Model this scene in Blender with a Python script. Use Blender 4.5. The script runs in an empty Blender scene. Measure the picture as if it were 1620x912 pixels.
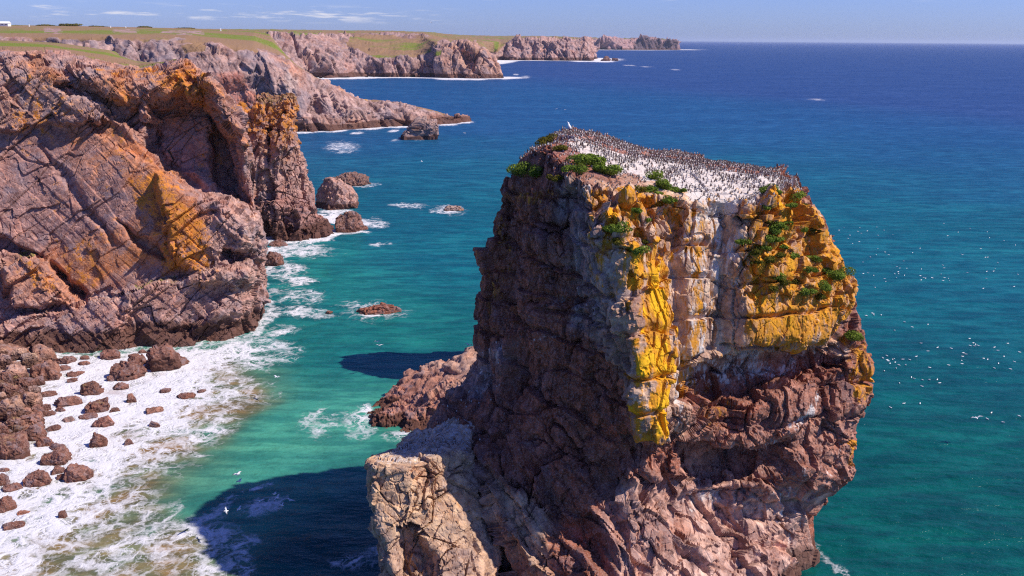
import bpy, bmesh, math, random
import numpy as np
F32 = np.float32
scene = bpy.context.scene
COL = scene.collection
R = math.radians
# ------------------------------------------------------------------ camera
W0, H0, FPX = 1620.0, 912.0, 1500.0
CAM = np.array([0.0, 0.0, 42.0])
PITCH, ROLL = R(14.70), R(0.42)
_fwd = np.array([0.0, math.cos(PITCH), -math.sin(PITCH)])
_up0 = np.array([0.0, math.sin(PITCH), math.cos(PITCH)])
_rt0 = np.array([1.0, 0.0, 0.0])
# the horizon drops towards the right, so the camera leans anticlockwise
_rt = _rt0 * math.cos(ROLL) + _up0 * math.sin(ROLL)
_up = _up0 * math.cos(ROLL) - _rt0 * math.sin(ROLL)

def ray(px, py):
    return _fwd + (px - W0 / 2) / FPX * _rt - (py - H0 / 2) / FPX * _up
def at(px, py, Y):
    d = ray(px, py)
    return CAM + d * (Y - CAM[1]) / d[1]
def sea(px, py, z=0.0):
    d = ray(px, py)
    return CAM + d * (z - CAM[2]) / d[2]
def project(P):
    q = P - CAM
    d = q @ _fwd
    d = np.where(np.abs(d) < 1e-3, 1e-3, d)
    return W0 / 2 + FPX * (q @ _rt) / d, H0 / 2 - FPX * (q @ _up) / d, d

from mathutils import Matrix, Vector
cd = bpy.data.cameras.new('camera')
cam = bpy.data.objects.new('camera', cd)
COL.objects.link(cam)
cd.sensor_width = 36.0
cd.lens = 36.0 * FPX / W0
cd.clip_start, cd.clip_end = 0.5, 200000.0
m = Matrix.Identity(4)
for i in range(3):
    m[i][0], m[i][1], m[i][2], m[i][3] = _rt[i], _up[i], -_fwd[i], CAM[i]
cam.matrix_world = m
scene.camera = cam

# ------------------------------------------------------------------ noise
def _hash(ix, iy, iz, seed):
    h = (ix.astype(np.uint32) * np.uint32(374761393) + iy.astype(np.uint32) * np.uint32(668265263)
         + iz.astype(np.uint32) * np.uint32(2147483647 - 1640531) + np.uint32((seed * 2654435761) & 0xffffffff))
    h = (h ^ (h >> np.uint32(13))) * np.uint32(1274126177)
    h = (h ^ (h >> np.uint32(16))) * np.uint32(2246822519)
    return h ^ (h >> np.uint32(15))
def perlin(p, seed=0):
    p = p.astype(F32)
    i0 = np.floor(p).astype(np.int32)
    f = p - i0
    u = f * f * f * (f * (f * 6 - 15) + 10)
    out = np.zeros(len(p), F32)
    for dx in (0, 1):
        wx = u[:, 0] if dx else 1 - u[:, 0]
        for dy in (0, 1):
            wy = u[:, 1] if dy else 1 - u[:, 1]
            for dz in (0, 1):
                wz = u[:, 2] if dz else 1 - u[:, 2]
                h = _hash(i0[:, 0] + dx, i0[:, 1] + dy, i0[:, 2] + dz, seed)
                gx = (h & np.uint32(1023)).astype(F32) / 511.5 - 1
                gy = ((h >> np.uint32(10)) & np.uint32(1023)).astype(F32) / 511.5 - 1
                gz = ((h >> np.uint32(20)) & np.uint32(1023)).astype(F32) / 511.5 - 1
                out += wx * wy * wz * (gx * (f[:, 0] - dx) + gy * (f[:, 1] - dy) + gz * (f[:, 2] - dz))
    return out * 1.35
def fbm(p, octaves=4, seed=0, gain=0.5, ridged=False):
    out = np.zeros(len(p), F32); a = 1.0; q = p.astype(F32); tot = 0
    for o in range(octaves):
        n = perlin(q, seed + o * 17)
        if ridged: n = 1 - 2 * np.abs(n)
        out += a * n; tot += a; a *= gain; q = q * 2.03 + 7.1
    return out / tot * 1.3
def worley(p, seed=0, box=False):
    """nearest and second distance, a per-cell hash triple and the vector from the cell's centre"""
    p = p.astype(F32)
    i0 = np.floor(p).astype(np.int32); n = len(p)
    f1 = np.full(n, 9e9, F32); f2 = np.full(n, 9e9, F32)
    best = np.zeros(n, np.uint32); dv = np.zeros((n, 3), F32)
    for dx in (-1, 0, 1):
        for dy in (-1, 0, 1):
            for dz in (-1, 0, 1):
                c = i0 + np.array([dx, dy, dz], np.int32)
                h = _hash(c[:, 0], c[:, 1], c[:, 2], seed)
                v = np.empty((n, 3), F32)
                v[:, 0] = p[:, 0] - c[:, 0] - (h & np.uint32(1023)).astype(F32) / 1023
                v[:, 1] = p[:, 1] - c[:, 1] - ((h >> np.uint32(10)) & np.uint32(1023)).astype(F32) / 1023
                v[:, 2] = p[:, 2] - c[:, 2] - ((h >> np.uint32(20)) & np.uint32(1023)).astype(F32) / 1023
                d = np.abs(v).max(1) if box else (v * v).sum(1)
                near = d < f1
                f2 = np.where(near, f1, np.minimum(f2, d))
                f1 = np.where(near, d, f1)
                best = np.where(near, h, best)
                dv = np.where(near[:, None], v, dv)
    r = best * np.uint32(2654435761); r ^= r >> np.uint32(15)
    rnd = np.stack([(r & np.uint32(1023)), (r >> np.uint32(10)) & np.uint32(1023), (r >> np.uint32(20)) & np.uint32(1023)], 1).astype(F32) / 1023
    return (f1, f2, rnd, dv) if box else (np.sqrt(f1), np.sqrt(f2), rnd, dv)
def sstep(a, b, x):
    t = np.clip((x - a) / (b - a), 0, 1)
    return t * t * (3 - 2 * t)
def rot(ax=0, ay=0, az=0):
    a, b, c = R(ax), R(ay), R(az)
    X = np.array([[1, 0, 0], [0, math.cos(a), -math.sin(a)], [0, math.sin(a), math.cos(a)]])
    Y = np.array([[math.cos(b), 0, math.sin(b)], [0, 1, 0], [-math.sin(b), 0, math.cos(b)]])
    Z = np.array([[math.cos(c), -math.sin(c), 0], [math.sin(c), math.cos(c), 0], [0, 0, 1]])
    return Z @ Y @ X
def blocks(P, size, seed, Rm=None, step=1.0, tilt=1.0, crack=0.0, cw=0.10, warp=0.25, box=False):
    """height of a fractured rock face: every Voronoi cell is a tilted facet with its own offset"""
    q = P if Rm is None else P @ Rm.T
    q = q / np.asarray(size)
    if warp:
        w = np.stack([perlin(q * 1.3 + 31, seed + 5), perlin(q * 1.3 + 57, seed + 6), perlin(q * 1.3 + 91, seed + 7)], 1)
        q = q + w * warp
    f1, f2, rnd, dv = worley(q, seed, box)
    h = (rnd[:, 0] - 0.5) * step + tilt * ((rnd[:, 1] - .5) * dv[:, 0] * 2 + (rnd[:, 2] - .5) * dv[:, 2] * 2)
    if crack:
        part = sstep(-.05, .35, perlin(q * .45 + 13, seed + 8))     # only some of the joints stand open
        h = h - crack * part * (1 - sstep(0, cw, f2 - f1))
    return h, rnd
def strata(P, nrm, size, seed, wav=.35, soft=.09):
    """bedding: each layer stands proud or back by its own amount, fading along its length"""
    nrm = np.asarray(nrm, float); nrm = nrm / np.linalg.norm(nrm)
    q = P @ nrm / size + wav * fbm(P / (size * 7), 3, seed) * 2
    i = np.floor(q); f = q - i
    along = P - (P @ nrm)[:, None] * nrm
    def val(k):
        return perlin(along / (size * 4.5) + (k * 7.31)[:, None] * np.array([1., .37, .71]), seed + 3) * 1.3
    a, b = val(i), val(i + 1)
    t = sstep(1 - soft, 1.0, f)
    return a * (1 - t) + b * t
def sdist(px, py, poly):
    """signed distance to a polygon, positive inside"""
    poly = np.asarray(poly, F32); n = len(poly)
    d = np.full(px.shape, 9e9, F32); ins = np.zeros(px.shape, bool)
    for i in range(n):
        a, b = poly[i], poly[(i + 1) % n]
        ex, ey = b - a
        wx, wy = px - a[0], py - a[1]
        t = np.clip((wx * ex + wy * ey) / (ex * ex + ey * ey + 1e-9), 0, 1)
        d = np.minimum(d, (wx - t * ex) ** 2 + (wy - t * ey) ** 2)
        c = ((a[1] > py) != (b[1] > py)) & (px < (b[0] - a[0]) * (py - a[1]) / (b[1] - a[1] + 1e-9) + a[0])
        ins ^= c
    d = np.sqrt(d)
    return np.where(ins, d, -d)
def seg_dist(px, py, pts):
    d = np.full(px.shape, 9e9, F32)
    for a, b in zip(pts[:-1], pts[1:]):
        ex, ey = b[0] - a[0], b[1] - a[1]
        wx, wy = px - a[0], py - a[1]
        t = np.clip((wx * ex + wy * ey) / (ex * ex + ey * ey + 1e-9), 0, 1)
        d = np.minimum(d, (wx - t * ex) ** 2 + (wy - t * ey) ** 2)
    return np.sqrt(d)

# ------------------------------------------------------------------ mesh helpers
def mesh_np(name, V, F, mat=None, attrs=None, smooth=True):
    """V (n,3), F (m,4) or (m,3) index arrays"""
    me = bpy.data.meshes.new(name)
    V = np.ascontiguousarray(V, F32); F = np.ascontiguousarray(F, np.int32)
    k = F.shape[1]
    me.vertices.add(len(V)); me.vertices.foreach_set('co', V.ravel())
    me.loops.add(F.size); me.loops.foreach_set('vertex_index', F.ravel())
    me.polygons.add(len(F))
    me.polygons.foreach_set('loop_start', np.arange(0, F.size, k, dtype=np.int32))
    me.polygons.foreach_set('use_smooth', np.full(len(F), bool(smooth)))
    for nm, arr in (attrs or {}).items():
        arr = np.asarray(arr, F32)
        if arr.ndim == 1:
            a = me.attributes.new(nm, 'FLOAT', 'POINT'); a.data.foreach_set('value', np.ascontiguousarray(arr))
        else:
            if arr.shape[1] == 3: arr = np.concatenate([arr, np.ones((len(arr), 1), F32)], 1)
            a = me.attributes.new(nm, 'FLOAT_COLOR', 'POINT'); a.data.foreach_set('color', np.ascontiguousarray(arr).ravel())
    me.update(calc_edges=True); me.validate()
    if mat: me.materials.append(mat)
    return me
def link(name, me, parent=None, loc=None):
    o = bpy.data.objects.new(name, me); COL.objects.link(o)
    if parent: o.parent = parent
    if loc is not None: o.location = [float(c) for c in loc]
    return o
def tag(o, label, cat, group=None, kind=None):
    o['label'] = label; o['category'] = cat
    if group: o['group'] = group
    if kind: o['kind'] = kind
    return o
def grid_faces(nu, nv, wrap=False):
    i = np.arange(nu if wrap else nu - 1); j = np.arange(nv - 1)
    I, J = np.meshgrid(i, j, indexing='ij'); I2 = (I + 1) % nu
    return np.stack([I * nv + J, I2 * nv + J, I2 * nv + J + 1, I * nv + J + 1], -1).reshape(-1, 4)
def grid_normals(G, wrap):
    if wrap:
        du = np.roll(G, -1, 0) - np.roll(G, 1, 0)
    else:
        du = np.gradient(G, axis=0)
    dv = np.gradient(G, axis=1)
    n = np.cross(du, dv)
    return n / (np.linalg.norm(n, axis=2, keepdims=True) + 1e-9)
def gsmooth(A, sigma, axis, wrap=False):
    if sigma <= 0: return A
    r = int(sigma * 3) + 1
    k = np.exp(-0.5 * (np.arange(-r, r + 1) / sigma) ** 2); k /= k.sum()
    pad = [(0, 0)] * A.ndim; pad[axis] = (r, r)
    B = np.pad(A, pad, mode='wrap' if wrap else 'edge')
    out = np.zeros_like(A)
    n = A.shape[axis]
    for i, w in enumerate(k):
        out += w * np.take(B, np.arange(i, i + n), axis=axis)
    return out
def resample_arc(pts, n):
    pts = np.asarray(pts, float)
    d = np.r_[0, np.cumsum(np.linalg.norm(np.diff(pts, axis=0), axis=1))]
    t = np.linspace(0, d[-1], n)
    return np.stack([np.interp(t, d, pts[:, k]) for k in range(3)], 1)
def loft(cols, nv, seg_n, zb=-2.0, ntop=0, wrap=False, sig_u=0, sig_v=0):
    """cols: list of (side points, top points) in world metres, base to rim, then away from the rim.
    Rows are level in height; seg_n = samples for each gap between columns."""
    C = []
    for side, top in cols:
        side = np.asarray(side, float)
        o = np.argsort(side[:, 2], kind='stable'); side = side[o]
        z = np.linspace(zb, side[-1, 2], nv)
        c = np.stack([np.interp(z, side[:, 2], side[:, 0]), np.interp(z, side[:, 2], side[:, 1]), z], 1)
        if ntop:
            t = resample_arc(np.vstack([c[-1:], np.asarray(top, float)]), ntop + 1)[1:]
            c = np.vstack([c, t])
        C.append(c)
    C = np.array(C); n = len(C)
    out = []
    for k in range(n if wrap else n - 1):
        a, b = C[k], C[(k + 1) % n]
        m_ = seg_n[k]
        t = (np.arange(m_) / m_)[:, None, None]
        out.append(a[None] * (1 - t) + b[None] * t)
    if not wrap: out.append(C[-1:])
    G = np.concatenate(out, 0)
    G = gsmooth(G, sig_u, 0, wrap); G = gsmooth(G, sig_v, 1)
    return G
def close_cap(G, poly, rows=16):
    """bring the inner edge of a cap from both sides onto one ridge line"""
    poly = np.asarray(poly, float); L = G[:, -1].copy(); best = np.full(len(L), 9e9); tgt = L.copy()
    for a, b in zip(poly[:-1], poly[1:]):
        e = b - a; t = np.clip(((L - a)[:, :2] @ e[:2]) / (e[:2] @ e[:2] + 1e-9), 0, 1); q = a + t[:, None] * e
        d = ((q - L)[:, :2] ** 2).sum(1); m_ = d < best; best = np.where(m_, d, best); tgt = np.where(m_[:, None], q, tgt)
    w = np.linspace(0, 1, rows)[None, :, None]
    G = G.copy(); G[:, -rows:] += w * (tgt - L)[:, None]
    return G
def displace(G, h, wrap, sign=1.0, nsm=0):
    N = grid_normals(G, wrap) * sign
    if nsm: 
        N = gsmooth(gsmooth(N, nsm, 0, wrap), nsm, 1); N /= np.linalg.norm(N, axis=2, keepdims=True) + 1e-9
    return G + N * h.reshape(G.shape[:2])[..., None]
# ------------------------------------------------------------------ materials
class NT:
    def __init__(s, name):
        s.m = bpy.data.materials.new(name); s.m.use_nodes = True
        s.t = s.m.node_tree; s.t.nodes.clear()
        s.out = s.n('ShaderNodeOutputMaterial')
    def n(s, ty, **kw):
        x = s.t.nodes.new(ty)
        for k, v in kw.items(): setattr(x, k, v)
        return x
    def l(s, a, b): s.t.links.new(a, b)
    def set(s, sock, v):
        if hasattr(v, 'is_linked') or hasattr(v, 'links'): s.l(v, sock)
        else: sock.default_value = v
    def math(s, op, a, b=0.0, c=None, clamp=False):
        x = s.n('ShaderNodeMath', operation=op); x.use_clamp = clamp
        s.set(x.inputs[0], a); s.set(x.inputs[1], b)
        if c is not None: s.set(x.inputs[2], c)
        return x.outputs[0]
    def step(s, v, lo, hi, a=0.0, b=1.0):
        x = s.n('ShaderNodeMapRange', interpolation_type='SMOOTHSTEP')
        s.set(x.inputs[0], v)
        for i, q in enumerate((lo, hi, a, b)): s.set(x.inputs[1 + i], q)
        return x.outputs[0]
    def mix(s, f, a, b, blend='MIX'):
        x = s.n('ShaderNodeMix', data_type='RGBA', blend_type=blend)
        s.set(x.inputs[0], f); s.set(x.inputs[6], a); s.set(x.inputs[7], b)
        return x.outputs[2]
    def noise(s, vec, scale, detail=4.0, rough=0.55, dist=0.0, out=0):
        x = s.n('ShaderNodeTexNoise')
        s.l(vec, x.inputs['Vector']); x.inputs['Scale'].default_value = scale
        x.inputs['Detail'].default_value = detail; x.inputs['Roughness'].default_value = rough
        x.inputs['Distortion'].default_value = dist
        return x.outputs[out]
    def attr(s, nm):
        return s.n('ShaderNodeAttribute', attribute_name=nm)
    def scale(s, vec, sc, ro=(0, 0, 0)):
        x = s.n('ShaderNodeMapping'); s.l(vec, x.inputs[0])
        x.inputs['Rotation'].default_value = ro; x.inputs['Scale'].default_value = sc
        return x.outputs[0]
    def bsdf(s, col, rough=0.9, spec=0.2, normal=None):
        b = s.n('ShaderNodeBsdfPrincipled')
        s.set(b.inputs['Base Color'], col); s.set(b.inputs['Roughness'], rough)
        b.inputs['Specular IOR Level'].default_value = spec
        if normal is not None: s.l(normal, b.inputs['Normal'])
        return b.outputs[0]
    def bump(s, h, strength, dist, normal=None):
        b = s.n('ShaderNodeBump'); s.l(h, b.inputs['Height'])
        b.inputs['Strength'].default_value = strength; b.inputs['Distance'].default_value = dist
        if normal is not None: s.l(normal, b.inputs['Normal'])
        return b.outputs[0]
    def done(s, sh): s.l(sh, s.out.inputs[0]); return s.m

def rock_material(name, fine=1.0, bump=0.6, yellow=((.62, .25, .012), (.80, .40, .015)), bd=0.15, bright=False, run=1.0, grey=.75):
    """rock whose own colour comes from the 'tint' attribute; 'lich' holds lichen, droppings, turf and wet rock"""
    k = NT(name)
    P = k.n('ShaderNodeNewGeometry').outputs['Position']
    tint = k.mix(1.0, k.attr('tint').outputs['Color'], (.92, .81, .735, 1), 'MULTIPLY')
    lich = k.attr('lich')
    sep = k.n('ShaderNodeSeparateColor'); k.l(lich.outputs['Color'], sep.inputs[0])
    yl, wh, gr = sep.outputs; wet = lich.outputs['Alpha']
    n1 = k.noise(P, 0.9 * fine, 8, .62); n2 = k.noise(P, 5.0 * fine, 5, .65); n3 = k.noise(P, 0.25 * fine, 4, .5)
    # mottled minerals
    c = k.mix(k.step(n1, .35, .68), k.mix(1.0, tint, (.55, .48, .50, 1), 'MULTIPLY'), k.mix(1.0, tint, (1.35, 1.33, 1.3, 1), 'MULTIPLY'))
    c = k.mix(k.step(n3, .5, .7, 0, .35), c, k.mix(1.0, tint, (1.25, .85, .62, 1), 'MULTIPLY'))
    nb = k.noise(P, .42 * fine, 5, .6, .6)
    c = k.mix(k.step(nb, .48, .66, 0, grey), c, k.mix(1.0, k.mix(.45, tint, (.30, .27, .29, 1)), (.80, .80, .86, 1), 'MULTIPLY'))
    # pale calcite scratches
    v = k.n('ShaderNodeTexVoronoi', feature='DISTANCE_TO_EDGE'); k.l(P, v.inputs['Vector']); v.inputs['Scale'].default_value = .55 * fine
    c = k.mix(k.math('MULTIPLY', k.step(n2, .45, .7), .25), c, (.62, .52, .47, 1))
    # wet band near the sea
    c = k.mix(k.math('MULTIPLY', k.step(k.math('ADD', wet, k.math('MULTIPLY', k.math('SUBTRACT', n1, .5), .6)), .35, .65), .85), c, (.085, .037, .026, 1))
    # droppings
    Pw = k.scale(P, (1, 1, run)); n5 = n2 if run == 1 else k.noise(Pw, 3.2 * fine, 6, .68)
    wf = k.step(k.math('ADD', wh, k.math('MULTIPLY', k.math('SUBTRACT', n5, .5), 1.1)), .42, .64)
    c = k.mix(wf, c, k.mix(n1, (.50, .42, .38, 1), (.68, .60, .54, 1)))
    # lichen
    Pr = k.scale(P, (1, 1, run))
    r1, r2 = (n1, n2) if run == 1 else (k.noise(Pr, 1.1 * fine, 8, .64), k.noise(Pr, 4.0 * fine, 5, .65))
    nl = k.math('ADD', k.math('MULTIPLY', r1, .6), k.math('MULTIPLY', r2, .4))
    yf = k.step(k.math('ADD', yl, k.math('MULTIPLY', k.math('SUBTRACT', nl, .5), 2.0)), *((.40, .72) if bright else (.42, .64)))
    yo = k.mix(k.step(n2, .3, .7), (*yellow[0], 1), (*yellow[1], 1))
    yo = k.mix(k.step(k.math('ADD', n3, k.math('MULTIPLY', k.math('SUBTRACT', n1, .5), .8)), .42, .62, 0, .55), yo, (.36, .15, .03, 1))
    if bright: yo = k.mix(k.step(yl, .74, .94), yo, k.mix(k.step(n1, .3, .7), (.72, .34, .012, 1), (.80, .44, .02, 1)))
    c = k.mix(yf, c, yo)
    # turf
    gf = k.step(k.math('ADD', gr, k.math('MULTIPLY', k.math('SUBTRACT', nl, .5), 1.2)), .42, .6)
    c = k.mix(gf, c, k.mix(k.step(k.noise(k.scale(P, (.5, 1, 1)), .045 * fine, 7, .68), .47, .58), k.mix(n2, (.19, .11, .055, 1), (.32, .19, .11, 1)), k.mix(n2, (.105, .145, .016, 1), (.21, .215, .035, 1))))
    h = k.math('ADD', k.math('MULTIPLY', n1, 1.0), k.math('MULTIPLY', n2, .5))
    h = k.math('ADD', h, k.math('MULTIPLY', k.step(v.outputs[0], 0, .06), .3))
    nrm = k.bump(h, bump, bd / fine)
    return k.done(k.bsdf(c, .92, .15, nrm))
MAT_ROCK = rock_material('cliff_rock', yellow=((.44, .14, .03), (.66, .255, .03)))
MAT_FAR = rock_material('far_cliff_rock', fine=.25, bump=.5, bd=.15)
MAT_STACK = rock_material('stack_rock', fine=1.4, bump=.8, yellow=((.48, .18, .02), (.72, .325, .018)), bright=True, run=.28, grey=.35)
MAT_BOULDER = rock_material('boulder_rock', fine=2.0, bump=.6)

def vc_material(name, rough=.7, attr='tint', noise=.25, sc=30):
    k = NT(name)
    P = k.n('ShaderNodeNewGeometry').outputs['Position']
    c = k.attr(attr).outputs['Color']
    c = k.mix(k.math('MULTIPLY', k.noise(P, sc, 3), noise), c, k.mix(1.0, c, (.5, .5, .5, 1), 'MULTIPLY'))
    return k.done(k.bsdf(c, rough, .25))
MAT_BIRD = vc_material('bird_plumage')
def leaf_material(name, a, b):
    k = NT(name)
    P = k.n('ShaderNodeNewGeometry').outputs['Position']
    c = k.mix(k.step(k.noise(P, 2.2, 4), .35, .65), (*a, 1), (*b, 1))
    d = k.n('ShaderNodeBsdfDiffuse'); k.l(c, d.inputs[0])
    t = k.n('ShaderNodeBsdfTranslucent'); k.l(c, t.inputs[0])
    mx = k.n('ShaderNodeMixShader'); mx.inputs[0].default_value = .25
    k.l(d.outputs[0], mx.inputs[1]); k.l(t.outputs[0], mx.inputs[2])
    return k.done(mx.outputs[0])
MAT_LEAF = leaf_material('mallow_leaf', (.09, .14, .02), (.23, .29, .045))
MAT_LEAF_OLIVE = leaf_material('olive_leaf', (.09, .09, .014), (.17, .14, .025))

def sea_material():
    k = NT('sea_water')
    P = k.n('ShaderNodeNewGeometry').outputs['Position']
    wc = k.attr('watercol').outputs['Color']
    fm = k.attr('foam').outputs['Fac']
    calm = k.attr('swell').outputs['Fac']
    # wave relief: long swell, chop, ripples
    w1 = k.noise(k.scale(P, (.10, .22, 1), (0, 0, .35)), 1.0, 3, .55)
    w2 = k.noise(k.scale(P, (.45, .9, 1), (0, 0, .2)), 1.0, 5, .6)
    w3 = k.noise(k.scale(P, (.012, .03, 1), (0, 0, .3)), 1.0, 4, .6)
    h = k.math('ADD', k.math('MULTIPLY', w1, 1.3), k.math('MULTIPLY', w2, .55))
    nrm = k.bump(h, .9, .8)
    # lighter and darker wave faces and wind lanes, shading put into the colour
    c = k.mix(k.step(w3, .38, .60, 0, .8), wc, k.mix(1.0, wc, (.62, .72, .80, 1), 'MULTIPLY'))
    w4 = k.noise(k.scale(P, (.02, .07, 1), (0, 0, .25)), 1.0, 5, .65)
    c = k.mix(k.step(w4, .45, .62, 0, .6), c, k.mix(1.0, c, (1.45, 1.25, 1.12, 1), 'MULTIPLY'))
    c = k.mix(k.step(w1, .38, .62, 0, .75), c, k.mix(1.0, wc, (.55, .68, .76, 1), 'MULTIPLY'))
    w5 = k.noise(k.scale(P, (.13, .5, 1), (0, 0, .12)), 1.0, 3, .6)
    c = k.mix(k.step(w5, .40, .60), k.mix(1.0, c, (.72, .80, .84, 1), 'MULTIPLY'), k.mix(1.0, c, (1.35, 1.20, 1.14, 1), 'MULTIPLY'))
    water_d = k.n('ShaderNodeBsdfDiffuse'); k.l(c, water_d.inputs[0]); k.l(nrm, water_d.inputs['Normal'])
    gl = k.n('ShaderNodeBsdfGlossy'); gl.inputs['Roughness'].default_value = .22; k.l(nrm, gl.inputs['Normal'])
    gl.inputs['Color'].default_value = (.8, .9, 1, 1)
    fr = k.n('ShaderNodeFresnel'); fr.inputs[0].default_value = 1.33; k.l(nrm, fr.inputs['Normal'])
    ff = k.math('MINIMUM', k.math('MULTIPLY', fr.outputs[0], .55), .10)
    mx = k.n('ShaderNodeMixShader'); k.l(ff, mx.inputs[0]); k.l(water_d.outputs[0], mx.inputs[1]); k.l(gl.outputs[0], mx.inputs[2])
    # foam: lacy network over a soft mask
    wv = k.n('ShaderNodeVectorMath', operation='ADD')
    k.l(P, wv.inputs[0])
    nw = k.noise(P, .35, 4, .6, 0, 1)
    sc = k.n('ShaderNodeVectorMath', operation='SCALE'); k.l(nw, sc.inputs[0]); sc.inputs['Scale'].default_value = 5.0
    k.l(sc.outputs[0], wv.inputs[1])
    warped = k.scale(wv.outputs[0], (1, .75, 1), (0, 0, .5))
    v1 = k.n('ShaderNodeTexVoronoi', feature='DISTANCE_TO_EDGE'); k.l(warped, v1.inputs['Vector']); v1.inputs['Scale'].default_value = .42
    v2 = k.n('ShaderNodeTexVoronoi', feature='DISTANCE_TO_EDGE'); k.l(warped, v2.inputs['Vector']); v2.inputs['Scale'].default_value = 1.1
    lace = k.math('MAXIMUM', k.step(v1.outputs[0], .0, .30, 1, 0), k.math('MULTIPLY', k.step(v2.outputs[0], 0, .26, 1, 0), .8))
    nz = k.noise(warped, .42, 8, .66, .8)
    nz2 = k.noise(P, .16, 5, .6)
    pat = k.math('ADD', k.math('MULTIPLY', lace, .34), k.math('ADD', k.math('MULTIPLY', nz, .80), k.math('ADD', k.math('MULTIPLY', nz2, .42), k.math('MULTIPLY', k.noise(warped, 2.2, 4, .6, .5), .15))))
    fo = k.step(k.math('ADD', k.math('MULTIPLY', fm, 1.25), k.math('SUBTRACT', pat, 1.03)), .13, .53)
    fo = k.math('MULTIPLY', fo, k.step(fm, .02, .14), clamp=True)
    fd = k.n('ShaderNodeBsdfDiffuse'); k.l(k.mix(k.step(k.math('ADD', k.math('MULTIPLY', nz2, .6), k.math('MULTIPLY', nz, .4)), .30, .47), (.45, .38, .37, 1), (.64, .62, .63, 1)), fd.inputs[0])
    k.l(k.bump(k.math('ADD', k.math('MULTIPLY', lace, .4), nz), .7, .4), fd.inputs['Normal'])
    m2 = k.n('ShaderNodeMixShader'); k.l(fo, m2.inputs[0]); k.l(mx.outputs[0], m2.inputs[1]); k.l(fd.outputs[0], m2.inputs[2])
    return k.done(m2.outputs[0])
MAT_SEA = sea_material()
# ------------------------------------------------------------------ the big sea stack
def cpx(*pts):
    return [at(*p) for p in pts]
def end_ramp(s):
    """the two halves of a closed cap must still meet, so the last rows stay put"""
    e = np.ones(s, F32); e[:, -10:] = np.linspace(1, 0, 10)[None]
    return e.ravel()
def rock_detail(G, wrap, seed, sign=1.0, Rm=None, big=(5, 4, 6), mid=(1.8, 1.6, 2.2), small=(.6, .6, .7),
                a=(1.1, .45, .14), f=(.5, .2, .07), crack=(.35, .2, .05), amp=None, beds=()):
    """three passes of fractured facets plus bedding and noise, each pushed out along the surface as it then stands"""
    s = G.shape[:2]; am = np.ones(s, F32).ravel() if amp is None else amp.ravel()
    for q, (sz, aa, ff, cc) in enumerate(zip((big, mid, small), a, f, crack)):
        P = G.reshape(-1, 3)
        h, rnd = blocks(P, sz, seed + q * 11, rot(9, -7, 31) if Rm is None else Rm @ rot(6, -5, 24), aa * .85, aa * .75, cc, (.035, .05, .07)[q], .05, True)
        h = h + ff * .35 * fbm(P / (np.mean(sz) * 1.6), 5, seed + 40 + q, .6)
        if q == 0:      # a second, rounder family of breaks
            h = h + blocks(P, np.asarray(sz) * 1.4, seed + 77, Rm, aa * .5, aa * .7, cc, .03, .1)[0]
        if q == 1:
            for k_, (nr, size, ba) in enumerate(beds):
                h = h + ba * strata(P, nr, size, seed + 60 + k_ * 5)
        if wrap: h = h * end_ramp(s)
        G = displace(G, h * am, wrap, sign, nsm=(8, 4, 2)[q])
    return G

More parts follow.
